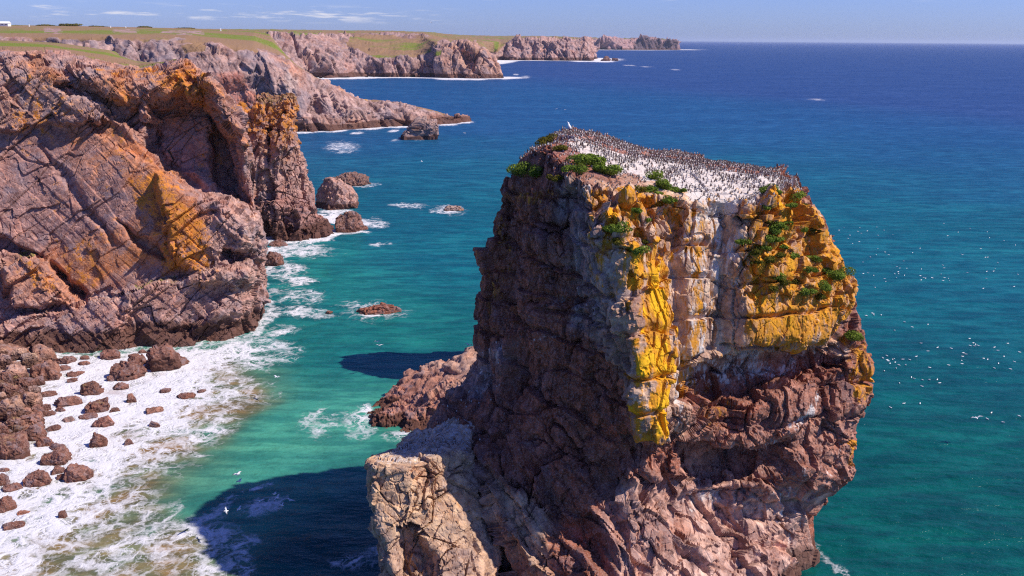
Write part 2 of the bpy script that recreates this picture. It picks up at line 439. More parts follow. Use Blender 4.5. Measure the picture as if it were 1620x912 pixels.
def build_stack():
    def cpx(*pts):      # the upper stack leans out over its foot
        return [at(px, py, Y - 5.0 * min(1, max(0, (920 - py) / 220.0))) for px, py, Y in pts]
    def at_(px, py, Y): return at(px, py, Y - 5.0)
    L = [
      # left skyline of the shaded side
      (cpx((842,240,80),(820,262,80),(797,292,80),(780,350,80),(776,420,80),(757,490,80),(764,580,80),(738,618,79),(702,658,78),(665,706,77),(640,800,74),(640,900,71),(640,1000,68)), [at_(915,226,77)]),
      # shaded face
      (cpx((862,228,77),(858,300,74),(852,430,73.5),(850,560,73.2),(842,640,72),(815,720,69),(775,800,65.5),(760,900,61.5),(750,1040,57)), [at_(930,228,77)]),
      (cpx((892,262,73.5),(905,330,71.2),(920,450,70.4),(935,560,69.6),(940,660,68.6),(925,740,67),(900,810,64),(880,900,60),(870,1040,55)), [at_(960,240,77)]),
      # the edge between shade and sun
      (cpx((926,292,69.5),(938,345,68),(962,420,67),(988,490,66.3),(1004,560,65.8),(1016,630,65.3),(1024,694,65.2),(1026,702,67.2),(1015,760,67),(995,800,63),(985,900,58),(975,1040,53.5)), [at_(980,246,77)]),
      (cpx((985,310,70),(1030,420,68.8),(1062,560,67.6),(1075,650,67.2),(1075,700,68.8),(1065,760,67.3),(1050,820,62.5),(1045,900,58.5),(1040,1040,54.5)), [at_(1020,252,77)]),
      (cpx((1090,318,71.5),(1105,420,70.3),(1112,555,69.5),(1115,580,71),(1120,640,70),(1124,690,69.7),(1120,740,69.2),(1110,810,66),(1105,900,60.5),(1100,1040,56)), [at_(1080,262,77.5)]),
      (cpx((1170,318,73),(1180,430,72),(1190,550,71.2),(1192,585,73.5),(1195,640,71.8),(1190,690,71.5),(1182,750,70.5),(1170,820,67.5),(1160,900,63.5),(1155,1040,58)), [at_(1140,272,78)]),
      (cpx((1225,305,75),(1240,430,74),(1255,530,73),(1262,575,75),(1265,640,73.2),(1260,700,73),(1245,760,72),(1232,830,69.5),(1225,900,66.5),(1222,1040,62)), [at_(1180,278,78.5)]),
      # right skyline
      (cpx((1256,290,80),(1285,340,79.5),(1310,395,79),(1338,450,78),(1364,535,77),(1376,580,77),(1366,625,76.5),(1344,690,76),(1336,740,75.5),(1310,792,75),(1288,815,74),(1290,860,73),(1296,930,71),(1300,1040,68)), [at_(1205,276,80)]),
      # far side, out of sight
      (cpx((1235,272,84)) + [np.array([28.5,81.0,22]),np.array([27,84.0,10]),np.array([27,85.0,-3])], [at_(1190,274,81)]),
      (cpx((1150,256,87)) + [np.array([20,86.0,22]),np.array([20,89.0,10]),np.array([20,90.0,-3])], [at_(1120,264,81)]),
      (cpx((1020,238,88)) + [np.array([11,86.0,22]),np.array([11,89.0,10]),np.array([11,90.0,-3])], [at_(1020,250,81)]),
      (cpx((900,201,84)) + [np.array([4,83.0,22]),np.array([3,86.0,10]),np.array([1,87.0,-3])], [at_(930,222,80)]),
      (cpx((862,219,82)) + [np.array([-1,81.0,22]),np.array([-3,84.0,10]),np.array([-6,85.0,-3])], [at_(905,220,78)]),
    ]
    seg = [110,90,80,110,110,110,90,80,60,50,60,60,50,60]
    NV, NTOP = 430, 60
    G = loft(L, NV, seg, -2.0, NTOP, True, 5, 3)
    G = close_cap(G, [at(px, py, 73.5) for px, py in ((902,214),(930,226),(980,243),(1040,254),(1110,265),(1180,275),(1212,279))], 40)
    u, v, d = project(G.reshape(-1, 3))
    N0 = grid_normals(G, True)
    sign = 1.0 if (N0[:, NV // 2] * (G[:, NV // 2] - G[:, NV // 2].mean(0))).sum() > 0 else -1.0
    Nf = (N0 * sign).reshape(-1, 3)
    front = sstep(-.05, .25, -(Nf * (G.reshape(-1, 3) - CAM)).sum(1) / np.linalg.norm(G.reshape(-1, 3) - CAM, axis=1))
    # --- carved and built-out features
    P = G.reshape(-1, 3)
    w = np.stack([fbm(P / 3.0, 3, 3), fbm(P / 3.0, 3, 4)], 1) * 14
    uu, vv = u + w[:, 0], v + w[:, 1]
    h = np.zeros(len(P), F32)
    def feat(poly, off, soft):
        nonlocal h
        h += off * sstep(-soft, soft, sdist(uu, vv, poly)) * front
    feat([(1080,590),(1160,566),(1300,545),(1335,565),(1290,600),(1180,620),(1090,640)], -1.3, 9)     # undercut band below the lichen
    feat([(1160,330),(1250,310),(1330,450),(1300,540),(1165,545)], .9, 14)                            # lichened bulge
    feat([(1120,320),(1150,320),(1160,560),(1125,560)], -.9, 7)                                       # pale chimney
    feat([(1060,340),(1075,340),(1095,640),(1075,640)], -.8, 6)
    feat([(960,360),(1000,330),(1050,500),(1046,690),(1015,690),(1000,560)], 1.1, 9)                  # yellow rib
    feat([(1165,640),(1290,600),(1280,660),(1170,715)], .9, 10)
    feat([(1080,700),(1180,715),(1250,690),(1240,730),(1120,770),(1070,750)], -1.6, 10)               # dark cleft
    feat([(1160,745),(1300,690),(1325,745),(1270,790),(1170,800)], .8, 10)
    feat([(1080,790),(1170,770),(1180,840),(1090,850)], -1.1, 10)
    feat([(980,725),(1025,725),(1040,790),(995,775)], 1.2, 8)                                         # red boss
    feat([(880,300),(905,300),(925,480),(905,480)], -.7, 6)
    feat([(790,300),(815,310),(812,560),(790,540)], -1.0, 7)
    feat([(840,470),(960,470),(960,482),(840,482)], -.5, 4)
    feat([(700,860),(745,740),(775,760),(790,912),(760,1000),(720,1000)], -3.2, 10)                   # dark gully beside the buttress
    feat([(760,690),(840,800),(905,900),(880,940),(800,850),(750,720)], 1.2, 12)
    # strata that dip to the lower right on the foot of the stack
    low = sstep(640, 760, v) * front
    dip = (u * math.cos(R(52)) * 0 + (u * .83 - v * .55)) / 74.0 + fbm(P / 7, 3, 9) * .7
    dm = dip % 1.0
    h += (np.where(dm < .8, dm / .8, (1 - dm) / .2) - .5) * 1.1 * low
    # horizontal bedding higher up
    bed = P[:, 2] / 2.6 + fbm(P / 9, 3, 12) * .9 + P[:, 0] * .03
    h += (sstep(.0, .25, bed % 1.0) - .5) * .45 * (1 - low)
    top = np.zeros(G.shape[:2], bool); top[:, NV:] = True; top = top.ravel()
    h = np.where(top, h * .3, h)
    G = displace(G, h * end_ramp(G.shape[:2]), True, sign, 8)
    # a rubbly crust of knobs where the lichen grows thickest
    Pk = G.reshape(-1, 3)
    knob = np.maximum(sstep(-12, 12, sdist(uu, vv, [(1160,320),(1255,285),(1310,370),(1345,450),(1320,490),(1160,470)])), sstep(-12, 12, sdist(uu, vv, [(925,300),(1010,285),(1090,325),(1080,400),(1010,420),(960,400)]))) * front
    hk, _ = blocks(Pk, (.95, .95, 1.15), 52, None, .75, .5, .25, .2, .35)
    G = displace(G, np.where(top, 0, hk * knob), True, sign, 3)
    # upright joints on the walls, dipping slabs at the foot, rubble on top
    lowg = low.reshape(G.shape[:2]); topg = np.zeros(G.shape[:2], F32); topg[:, NV:] = 1
    topg = gsmooth(topg, 4, 1)
    amp = 1 - .85 * topg
    face = sstep(-25, 25, sdist(u, v, [(1000,330),(1170,310),(1300,400),(1320,545),(1170,570),(1060,650),(1010,680)])) * front
    amp = amp * (1 - .55 * face.reshape(G.shape[:2]))
    amp = amp * (1 - .75 * (sstep(1235, 1285, u) * sstep(740, 800, v)).reshape(G.shape[:2]))
    G1 = rock_detail(G, True, 5, sign, None, (3.6, 3.6, 7.5), (1.5, 1.5, 2.6), (.55, .55, .75), (1.0, .34, .17), (.5, .22, .09), (.6, .3, .08), amp, [((.1,.05,1), 1.5, .22), ((1,.6,.05), 1.1, .2)])
    G2 = rock_detail(G, True, 75, sign, rot(0, 36, 0), (5, 5, 8.0), (2.0, 2.0, 3.2), (.7, .7, 1.1), (1.3, .42, .2), (.5, .2, .1), (.7, .4, .1), amp, [((.62,.1,.78), 1.3, .35), ((.8,.2,-.5), 2.2, .3)])
    G = G1 * (1 - lowg[..., None]) + G2 * lowg[..., None]
    P = G.reshape(-1, 3)
    # ---------------- colours
    n1 = fbm(P / 2.2, 5, 21); n2 = fbm(P / 6.0, 4, 22); n3 = fbm(P * np.array([.8, .8, .12]), 4, 23)
    w = np.stack([fbm(P / 1.6, 4, 31), fbm(P / 1.6, 4, 32)], 1) * 22
    uu, vv = u + w[:, 0], v + w[:, 1]
    def pm(poly, soft): return sstep(-soft, soft, sdist(uu, vv, poly)) * front
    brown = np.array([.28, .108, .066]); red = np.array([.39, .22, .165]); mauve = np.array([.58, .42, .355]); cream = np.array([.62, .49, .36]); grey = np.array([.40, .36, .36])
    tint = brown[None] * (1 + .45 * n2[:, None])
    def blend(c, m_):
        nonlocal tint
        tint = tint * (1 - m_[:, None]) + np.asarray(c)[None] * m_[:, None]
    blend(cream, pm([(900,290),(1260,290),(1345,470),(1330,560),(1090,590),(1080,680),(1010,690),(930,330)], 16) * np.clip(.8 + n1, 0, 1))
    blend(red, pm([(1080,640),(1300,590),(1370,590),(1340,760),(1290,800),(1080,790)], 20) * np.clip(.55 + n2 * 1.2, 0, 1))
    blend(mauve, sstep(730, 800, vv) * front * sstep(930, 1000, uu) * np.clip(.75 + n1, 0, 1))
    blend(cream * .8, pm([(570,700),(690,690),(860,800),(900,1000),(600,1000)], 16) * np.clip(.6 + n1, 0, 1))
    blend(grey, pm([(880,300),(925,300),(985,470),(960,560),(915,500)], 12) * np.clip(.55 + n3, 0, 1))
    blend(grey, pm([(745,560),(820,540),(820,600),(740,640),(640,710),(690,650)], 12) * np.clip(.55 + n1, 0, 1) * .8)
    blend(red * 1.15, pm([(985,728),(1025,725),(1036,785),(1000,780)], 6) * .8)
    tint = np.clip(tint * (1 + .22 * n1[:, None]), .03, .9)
    yl = np.zeros(len(P), F32)
    def addy(poly, amt, soft=12):
        nonlocal yl
        yl = np.maximum(yl, pm(poly, soft) * amt)
    addy([(915,300),(1010,290),(1090,330),(1075,420),(1010,440),(975,470),(945,400)], .62)
    addy([(985,380),(1040,360),(1062,450),(1058,560),(1046,600),(1042,690),(1014,690),(1010,600),(998,520)], .86, 13)
    yl = np.where(yl > .5, yl + .35 * np.clip(n3, -.5, .5), yl)
    addy([(920,295),(1260,290),(1340,470),(1330,560),(1090,590),(1060,690),(1015,690),(930,330)], .38, 20)
    addy([(1158,330),(1255,290),(1300,360),(1345,450),(1330,540),(1240,560),(1155,545)], .68, 20)
    addy([(1180,460),(1260,470),(1262,560),(1165,545)], .66)
    addy([(1330,540),(1372,545),(1376,620),(1345,640)], .62)
    addy([(1325,690),(1345,690),(1338,740),(1322,735)], .7, 5)
    addy([(1070,340),(1120,340),(1125,640),(1075,640)], .52, 16)
    yl += .30 * np.clip(n3, -.5, .5) * pm([(930,300),(1260,290),(1330,560),(1090,590),(1060,690),(1015,690)], 16)
    addy([(1095,590),(1160,600),(1150,690),(1105,680)], .40)
    addy([(930,330),(965,420),(990,480),(960,480),(940,420)], .45, 8)
    addy([(770,330),(800,300),(800,520),(750,560),(748,480)], .36)
    addy([(800,290),(880,300),(880,330),(800,330)], .42, 8)
    addy([(740,560),(760,620),(700,690),(690,650)], .2)
    yl += .10 * np.maximum(0, n2) * (1 - topg.ravel()) * sstep(14, 24, P[:, 2]) * (1 - front)
    yl = np.where(sstep(700, 760, v) * front > .5, np.minimum(yl, .2), yl)
    wh = np.zeros(len(P), F32)
    def addw(poly, amt, soft=12):
        nonlocal wh
        wh = np.maximum(wh, pm(poly, soft) * amt)
    addw([(870,205),(1000,225),(1260,270),(1262,300),(1210,310),(1150,330),(1120,330),(1075,300),(985,285),(930,250)], .66, 8)
    addw([(1085,285),(1200,290),(1180,330),(1110,350)], .78, 10)
    streak = np.clip(n3 * 1.1, -.3, .5)
    wh = np.maximum(wh, pm([(1110,330),(1160,330),(1165,560),(1090,640),(1060,690),(1040,690),(1060,470),(1075,340)], 12) * (.40 + 1.4 * streak))
    wh = np.maximum(wh, pm([(920,290),(950,300),(960,350),(940,370)], 6) * (.5 + streak))
    wh = np.maximum(wh, pm([(885,310),(925,320),(975,470),(945,540),(905,470)], 12) * (.16 + streak * .6))
    wh = np.maximum(wh, pm([(1095,585),(1300,545),(1330,560),(1220,605),(1100,610)], 8) * (.46 + n1 * .5))
    wh = np.maximum(wh, pm([(1080,690),(1180,700),(1290,610),(1310,640),(1200,735),(1090,720)], 8) * (.34 + n1 * .5))
    wh = np.maximum(wh, pm([(1170,790),(1300,690),(1330,700),(1240,790),(1270,840),(1250,912),(1235,900),(1230,820)], 8) * (.28 + n3 * .6))
    wh = np.maximum(wh, pm([(1120,775),(1165,770),(1160,800),(1120,800)], 6) * .55)
    wh = np.maximum(wh, pm([(750,560),(810,540),(812,610),(740,640),(650,712),(600,730),(640,690)], 8) * (.34 + n1 * .5))
    wh = np.maximum(wh, pm([(840,475),(950,472),(950,482),(840,484)], 3) * .45)
    wh = np.maximum(wh, pm([(855,530),(900,530),(900,538),(855,540)], 3) * .45)
    wh = np.maximum(wh, pm([(800,700),(900,730),(940,790),(850,780)], 16) * (.22 + n1 * .4))
    wh = np.maximum(wh, (topg.ravel() * (.37 + .3 * n2)) * sstep(.2, .8, 1 - 0 * u))
    wet = 1 - sstep(1.0, 4.0, P[:, 2] + n2 * 1.5)
    lich = np.stack([yl, np.clip(wh, 0, 1), np.zeros(len(P), F32), wet], 1)
    F = grid_faces(G.shape[0], G.shape[1], True)
    # ---------------- the lower buttress in front, grown into the same rock
    def cpx(*pts): return [at(*p) for p in pts]
    B = [
      (cpx((582,728,63.5),(575,780,63),(590,836,62),(604,890,61),(598,960,59),(600,1040,57)), [at(650,704,67)]),
      (cpx((589,738,60.3),(594,800,59.8),(612,860,58.8),(628,940,56),(636,1040,53)), [at(657,704,67)]),
      (cpx((640,738,60.6),(652,800,60),(672,870,59),(688,940,56.8),(696,1040,53.5)), [at(674,700,67.5)]),
      (cpx((694,720,62.2),(716,790,61.2),(739,860,60),(752,940,57.5),(762,1040,54)), [at(692,692,68)]),
      (cpx((750,720,66),(775,800,64),(790,870,62),(800,1040,57)), [at(708,680,69)]),
      (cpx((752,630,74),(750,760,73),(745,1000,70)), [at(712,666,71)]),
      (cpx((640,702,72),(640,800,72),(640,960,72)), [at(672,696,69.5)]),
    ]
    GB = loft(B, 260, [70,80,80,70,40,50,60], -2, 40, True, 4, 2)
    GB = close_cap(GB, [at(652,703,67.5), at(675,698,68.5), at(694,689,69), at(712,670,71)], 30)
    NB = grid_normals(GB, True); c = GB[:, 130].mean(0)
    sb = 1.0 if (NB[:, 130] * (GB[:, 130] - c)).sum() > 0 else -1.0
    ub, vb, _ = project(GB.reshape(-1, 3))
    PB = GB.reshape(-1, 3)
    hb = np.zeros(len(PB), F32)
    hb += -1.8 * sstep(-7, 7, sdist(ub + fbm(PB / 2, 3, 2) * 10, vb + fbm(PB / 2, 3, 8) * 14, [(625,838),(650,830),(672,850),(690,880),(700,1040),(660,1040),(640,880)]))
    tb = np.zeros(GB.shape[:2], F32); tb[:, 260:] = 1; tb = gsmooth(tb, 4, 1)
    GB = displace(GB, hb * end_ramp(GB.shape[:2]), True, sb, 6)
    GB = rock_detail(GB, True, 131, sb, rot(0, -14, 0), (2.4, 2.4, 3.2), (1.15, 1.15, 1.5), (.45, .45, .5), (.6, .30, .09), (.25, .12, .05), (.45, .15, .05), 1 - .5 * tb, [((-.25,.1,1), 1.0, .25)])
    PB = GB.reshape(-1, 3); nb = fbm(PB / 1.8, 4, 61); nb2 = fbm(PB / 5, 3, 62)
    tB = np.array([.56, .42, .28])[None] * (1 + .3 * nb[:, None]); lowb = sstep(800, 900, vb + nb * 40)[:, None] * .6
    tB = tB * (1 - lowb) + np.array([.40, .27, .20])[None] * lowb
    whB = np.maximum(tb.ravel() * .5, .32 * sstep(800, 740, vb + nb * 30))
    lB = np.stack([.22 + .25 * nb2, np.clip(whB, 0, 1), 0 * nb, 1 - sstep(1, 4, PB[:, 2] + nb)], 1)
    FB = grid_faces(GB.shape[0], GB.shape[1], True) + len(P)
    V = np.concatenate([P, PB]); F = np.concatenate([F, FB])
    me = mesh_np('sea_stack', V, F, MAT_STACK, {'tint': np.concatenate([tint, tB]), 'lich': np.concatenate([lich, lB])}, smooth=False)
    o = link('sea_stack', me)
    tag(o, 'huge flat-topped limestone stack with yellow lichen and a crowded white bird summit', 'sea stack')
    return G, NV, GB
G_STACK, NV_STACK, G_BUTT = build_stack()
WATERLINE = {}
def note_waterline(name, G, nv, every):
    j = (G[:, :nv, 2] > .2).argmax(1); WATERLINE[name] = G[np.arange(len(G)), j, :2][::every]
# ------------------------------------------------------------------ mainland cliffs
def fin_cliff(name, G, wrap, mat, tint, lich, label=None):
    me = mesh_np(name, G.reshape(-1, 3), grid_faces(G.shape[0], G.shape[1], wrap), mat, {'tint': tint, 'lich': lich}, smooth=mat is not MAT_ROCK)
    o = link(name, me); o['kind'] = 'structure'
    if label: o['label'] = label
    return o
def facing(G, wrap, v0):
    N = grid_normals(G, wrap)
    to_cam = CAM - G
    s = np.sign((N[:, :v0] * to_cam[:, :v0]).sum(2).mean()) or 1.0
    fr = (N * s * to_cam).sum(2) / np.linalg.norm(to_cam, axis=2)
    return s, sstep(-.1, .2, fr).ravel()

def build_near_cliff():
    E = np.array
    cols = [
      ([E([-130,96,-2]),E([-128,104,20]),E([-124,116,40])], [E([-150,160,41]),E([-300,260,42])]),
      (cpx((-150,590,118),(-150,540,119),(-150,330,128),(-150,200,132),(-150,84,139)), [at(-155,68,170),E([-260,300,42])]),
      (cpx((-10,562,124),(0,516,125.5),(0,430,129),(0,300,132.5),(0,205,136),(0,130,138),(0,84,142)), [at(-4,67,172),E([-170,300,41])]),
      (cpx((80,558,125.5),(80,486,128),(80,400,131),(80,300,133.5),(80,205,137),(80,120,139),(80,86,142)), [at(80,71,172),E([-135,290,40])]),
      (cpx((160,556,126),(160,468,129),(165,380,131.5),(165,280,134),(165,195,137.5),(160,130,139),(160,98,143)), [at(165,82,172),E([-110,270,38])]),
      (cpx((235,553,127),(235,455,130),(240,370,131.5),(240,270,134.5),(235,190,137),(225,140,139),(222,108,144)), [at(215,96,172),E([-98,250,34])]),
      (cpx((300,545,129),(305,443,131.5),(305,370,132.5),(305,290,135.5),(300,200,137.5),(298,130,140),(292,90,143)), [at(275,100,160),E([-85,230,32])]),
      (cpx((355,535,131.5),(352,440,133),(350,350,134),(348,280,136.5),(345,200,138.5),(338,140,141),(330,122,144)), [at(325,130,158),E([-75,220,26])]),
      (cpx((395,524,134.5),(392,440,135),(390,350,135.5),(388,270,137.5),(385,215,140),(376,182,144)), [at(370,190,158),E([-66,215,18])]),
      # the corner against the water
      (cpx((408,516,138),(416,470,138.5),(414,425,138.5),(404,340,140),(394,290,142),(386,235,145),(378,208,147)), [at(372,210,160),E([-60,210,14])]),
      (cpx((405,470,152),(402,380,153),(388,270,154)), [at(376,215,165),E([-60,205,12])]),
      ([E([-50,185,-2]),E([-52,184,8]),E([-58,182,14])], [E([-62,190,14]),E([-70,210,12])]),
    ]
    seg = [30,110,100,100,95,85,70,55,45,40,40]
    NV, NT = 420, 60
    G = loft(cols, NV, seg, -2, NT, False, 4, 3)
    s, fr = facing(G, False, NV)
    P = G.reshape(-1, 3); u, v, _ = project(P)
    w = np.stack([fbm(P / 4, 4, 301), fbm(P / 4, 4, 302)], 1) * 13
    uu, vv = u + w[:, 0], v + w[:, 1]
    h = np.zeros(len(P), F32)
    def feat(poly, off, soft):
        nonlocal h
        h += off * sstep(-soft, soft, sdist(uu, vv, poly)) * fr
    feat([(-200,60),(300,60),(300,100),(240,150),(190,185),(140,195),(60,202),(-200,230)], 1.6, 4)       # upper tier overhanging the slab
    feat([(90,135),(130,130),(215,170),(260,215),(240,240),(190,190),(130,165)], -3.0, 7)
    feat([(135,195),(175,190),(240,235),(300,275),(330,300),(325,320),(270,280),(215,250)], -1.0, 6)
    feat([(235,165),(285,150),(330,150),(372,225),(398,280),(408,330),(395,345),(330,310),(280,290),(235,225)], -8, 14)  # shaded gully
    feat([(330,180),(382,220),(402,290),(410,330),(345,300)], -5, 9)
    feat([(388,195),(400,215),(424,335),(412,335),(398,262)], 2.0, 5)
    feat([(300,120),(335,125),(390,200),(402,250),(380,230),(340,165)], 1.6, 8)
    feat([(245,270),(300,268),(350,290),(385,318),(424,352),(430,445),(300,446),(275,380),(255,320)], 2.6, 6)
    feat([(330,310),(400,345),(426,380),(420,400),(345,350)], 1.2, 6)
    feat([(350,395),(420,392),(418,412),(390,416),(356,420)], -3.2, 6)                                     # slot under the bulge
    feat([(15,425),(45,402),(75,415),(100,455),(128,478),(60,486),(25,485)], 2.8, 5)
    feat([(-20,360),(30,385),(90,425),(140,480),(120,482),(75,420),(20,400),(-20,395)], -2.2, 4)
    feat([(80,440),(100,430),(140,470),(135,480)], -1.4, 4)
    feat([(190,350),(260,395),(262,410),(210,385)], -1.8, 4)                                                # diagonal cracks
    feat([(60,230),(110,270),(190,390),(180,395),(110,300)], -.7, 4)
    feat([(-20,522),(75,489),(160,469),(240,452),(318,440),(345,430),(470,430),(470,600),(-20,600)], 2.4, 3)  # the step above the sea
    feat([(185,500),(205,505),(240,545),(225,556),(195,530)], -1.2, 8)
    feat([(330,470),(440,455),(440,505),(400,515),(330,500)], 1.0, 7)
    feat([(270,525),(400,490),(425,490),(425,505),(300,540)], -1.0, 4)
    top = np.zeros(G.shape[:2], F32); top[:, NV:] = 1; top = gsmooth(top, 3, 1)
    tr = top.ravel()
    h *= (1 - tr) * (1 - sstep(375, 415, u))
    # calmer rock on the great slab
    slab = sstep(-14, 14, sdist(uu, vv, [(-200,215),(140,200),(190,190),(330,300),(300,330),(262,330),(255,440),(130,470),(40,395),(-200,420)]))
    G = G + gsmooth(gsmooth((h * 1.0).reshape(G.shape[:2]), 1.5, 0), 1.5, 1)[..., None] * np.array([.32, -.93, .17])     # outward, toward the open bay
    rim = np.zeros(G.shape[:2], F32); rim[:, NV - 1:] = 1; rim = gsmooth(rim, 12, 1)
    gul = sstep(-10, 10, sdist(u, v, [(240,165),(330,150),(400,270),(400,345),(300,300)]))
    amp = ((1 - .62 * slab) * (1 - .5 * gul) * np.clip(1 - .95 * np.maximum(tr, rim.ravel() * (u < 230)), .05, 1)).astype(F32)
    G = rock_detail(G, False, 310, s, rot(0, 48, 0), (15, 4.0, 3.4), (5.5, 1.5, 1.1), (1.6, .6, .42), (1.3, .38, .15), (.4, .18, .08), (.5, .22, .08), amp, [((.67,.1,.74), 2.2, .6), ((.67,.1,.74), .8, .22), ((.74,.2,-.67), 4.0, .3)])
    note_waterline('near_cliff', G, NV, 8)
    P = G.reshape(-1, 3)
    n1 = fbm(P / 3, 5, 321); n2 = fbm(P / 9, 4, 322); n3 = fbm((P @ rot(0, 48, 0).T) / np.array([7, 2, 1.2]), 4, 323)
    w = np.stack([fbm(P / 3, 4, 331), fbm(P / 3, 4, 332)], 1) * 16
    uu, vv = u + w[:, 0], v + w[:, 1]
    def pm(poly, soft): return sstep(-soft, soft, sdist(uu, vv, poly)) * fr
    mauve = np.array([.40, .255, .225]); plum = np.array([.33, .195, .18]); rust = np.array([.52, .215, .075]); pale = np.array([.45, .32, .28])
    tint = mauve[None] * (1 + .35 * n3[:, None])
    def blend(c, m_):
        nonlocal tint
        tint = tint * (1 - m_[:, None]) + np.asarray(c)[None] * m_[:, None]
    blend(plum, slab * np.clip(.75 + n2, 0, 1))
    blend(pale, pm([(-200,90),(220,100),(300,100),(160,180),(-200,190)], 14) * np.clip(.4 + n3 * 1.2, 0, 1))
    blend(pale, pm([(395,230),(430,330),(430,440),(300,470),(310,400),(360,330)], 12) * np.clip(.55 + n1, 0, 1))
    blend(rust, pm([(150,200),(200,190),(330,330),(310,420),(120,470),(20,480),(20,410),(240,340)], 20) * np.clip(.58 + n2 * 1.5, 0, 1))
    blend(rust, pm([(20,90),(180,98),(240,120),(300,90),(340,140),(395,230),(330,200),(240,190),(150,160),(60,120)], 10) * np.clip(.52 + n2 * 1.5, 0, 1))
    blend(rust, pm([(60,205),(240,195),(190,300),(160,310)], 14) * np.clip(.25 + n1 * 1.2, 0, 1))
    tint = np.clip(tint * (1 + .2 * n1[:, None]), .03, .8)
    yl = np.zeros(len(P), F32)
    def addy(poly, a, soft=10):
        nonlocal yl
        yl = np.maximum(yl, pm(poly, soft) * a)
    addy([(120,100),(180,100),(250,112),(300,88),(330,125),(350,165),(330,170),(270,150),(200,130),(150,130)], 0.54, 18)
    addy([(195,110),(290,92),(240,125)], 0.68, 18)
    addy([(150,185),(200,190),(215,280),(180,260)], 0.46, 18)
    addy([(195,280),(260,265),(320,340),(330,430),(250,450),(255,380),(210,330)], 0.56, 18)
    addy([(280,330),(330,340),(340,420),(300,440)], 0.56, 18)
    addy([(20,405),(75,410),(115,470),(60,480)], 0.53, 18); addy([(80,375),(150,370),(180,440),(140,475),(100,440)], 0.48, 18)
    addy([(240,455),(330,440),(325,465),(240,480)], 0.58, 18)
    addy([(180,140),(240,150),(240,200),(190,180)], 0.39, 18)
    addy([(335,170),(390,185),(402,330),(418,420),(400,420),(370,260)], 0.41, 18)
    addy([(60,110),(80,110),(85,180),(65,180)], 0.41, 18)
    yl = np.maximum(yl, .30 + .26 * n2 * fr) + .05 * n2
    yl *= sstep(4, 9, P[:, 2] + 2 * n2)
    gr = np.maximum(tr * .85, pm([(-200,72),(60,72),(200,88),(215,98),(60,82),(-200,84)], 4) * .6)
    gr = np.maximum(gr, pm([(20,400),(50,396),(60,410),(20,420)], 6) * .5)
    gr = np.maximum(gr, pm([(200,450),(300,430),(320,440),(220,462)], 5) * .5)
    gr = np.where(u > 280, gr * .35, gr)
    wet = 1 - sstep(.8, 4.5, P[:, 2] + n2 * 2)
    wh = pm([(-60,516),(75,488),(160,467),(310,440),(310,446),(160,474),(75,496),(-60,524)], 2) * .42
    wh = np.maximum(wh, pm([(130,86),(200,100),(180,112),(120,100)], 6) * .25)
    return fin_cliff('near_cliff', G, False, MAT_ROCK, tint, np.stack([yl, wh, gr, wet], 1), 'near mainland cliff of purple slabs and orange lichen')
build_near_cliff()

def build_pinnacle():
    E = np.array
    cols = [
      ([E([-78,200,-2]),E([-78,200,20]),E([-76,202,28])], [E([-72,206,28])]),
      (cpx((395,392,203),(395,300,206),(390,200,209),(392,178,210)), [at(415,165,216)]),
      (cpx((430,388,202),(430,340,203),(428,260,205),(425,200,208),(420,158,211)), [at(430,156,217)]),
      (cpx((470,386,201),(470,330,203.5),(460,260,206),(458,200,208),(452,152,211)), [at(445,152,217)]),
      (cpx((496,380,203),(490,330,206),(478,270,208),(475,215,210),(463,156,212)), [at(450,152,217)]),
      (cpx((504,372,207),(497,330,210),(485,280,212),(476,230,213),(468,180,214),(463,158,215)), [at(452,152,218)]),
      ([E([-53,232,-2]),E([-55,228,14]),E([-58,226,27])], [E([-60,222,28])]),
      ([E([-66,236,-2]),E([-66,232,14]),E([-60,228,27])], [E([-58,222,28])]),
    ]
    NV, NT = 260, 30
    G = loft(cols, NV, [40,50,70,60,40,50,40], -2, NT, False, 3, 2)
    s, fr = facing(G, False, NV)
    P = G.reshape(-1, 3); u, v, _ = project(P)
    w = fbm(P / 4, 4, 401) * 8
    h = np.zeros(len(P), F32)
    h += -3.0 * sstep(-5, 5, sdist(u + w, v, [(418,200),(430,200),(440,385),(425,385)])) * fr
    h += 3.0 * sstep(-6, 6, sdist(u + w, v + w, [(430,320),(490,340),(530,380),(520,420),(420,420)])) * fr
    G = displace(G, h, False, s, 3)
    G = rock_detail(G, False, 410, s, None, (4, 4, 8), (1.6, 1.6, 2.2), (.7, .7, .8), (1.7, .8, .3), (.6, .3, .1), (.6, .3, .1))
    note_waterline('yellow_headland', G, NV, 5)
    P = G.reshape(-1, 3); n1 = fbm(P / 3, 5, 421); n2 = fbm(P / 8, 4, 422)
    tint = np.array([.40, .26, .225])[None] * (1 + .4 * n1[:, None])
    lo = sstep(290, 330, v + n1 * 20)[:, None]
    tint = tint * (1 - lo) + np.array([.33, .19, .165])[None] * lo * (1 + .3 * n1[:, None])
    yl = np.clip(.55 - sstep(190, 330, v + n2 * 60) * .55, 0, 1) + .12 * n2
    yl = np.where(v > 320, 0, yl)
    gr = .52 * sstep(185, 160, v + n1 * 20)
    wet = 1 - sstep(1, 6, P[:, 2] + n2 * 2)
    fin_cliff('yellow_headland', G, False, MAT_ROCK, np.clip(tint, .03, .8), np.stack([yl, 0 * yl, gr, wet], 1), 'lichen-yellow rock pinnacle standing against the cove')
build_pinnacle()

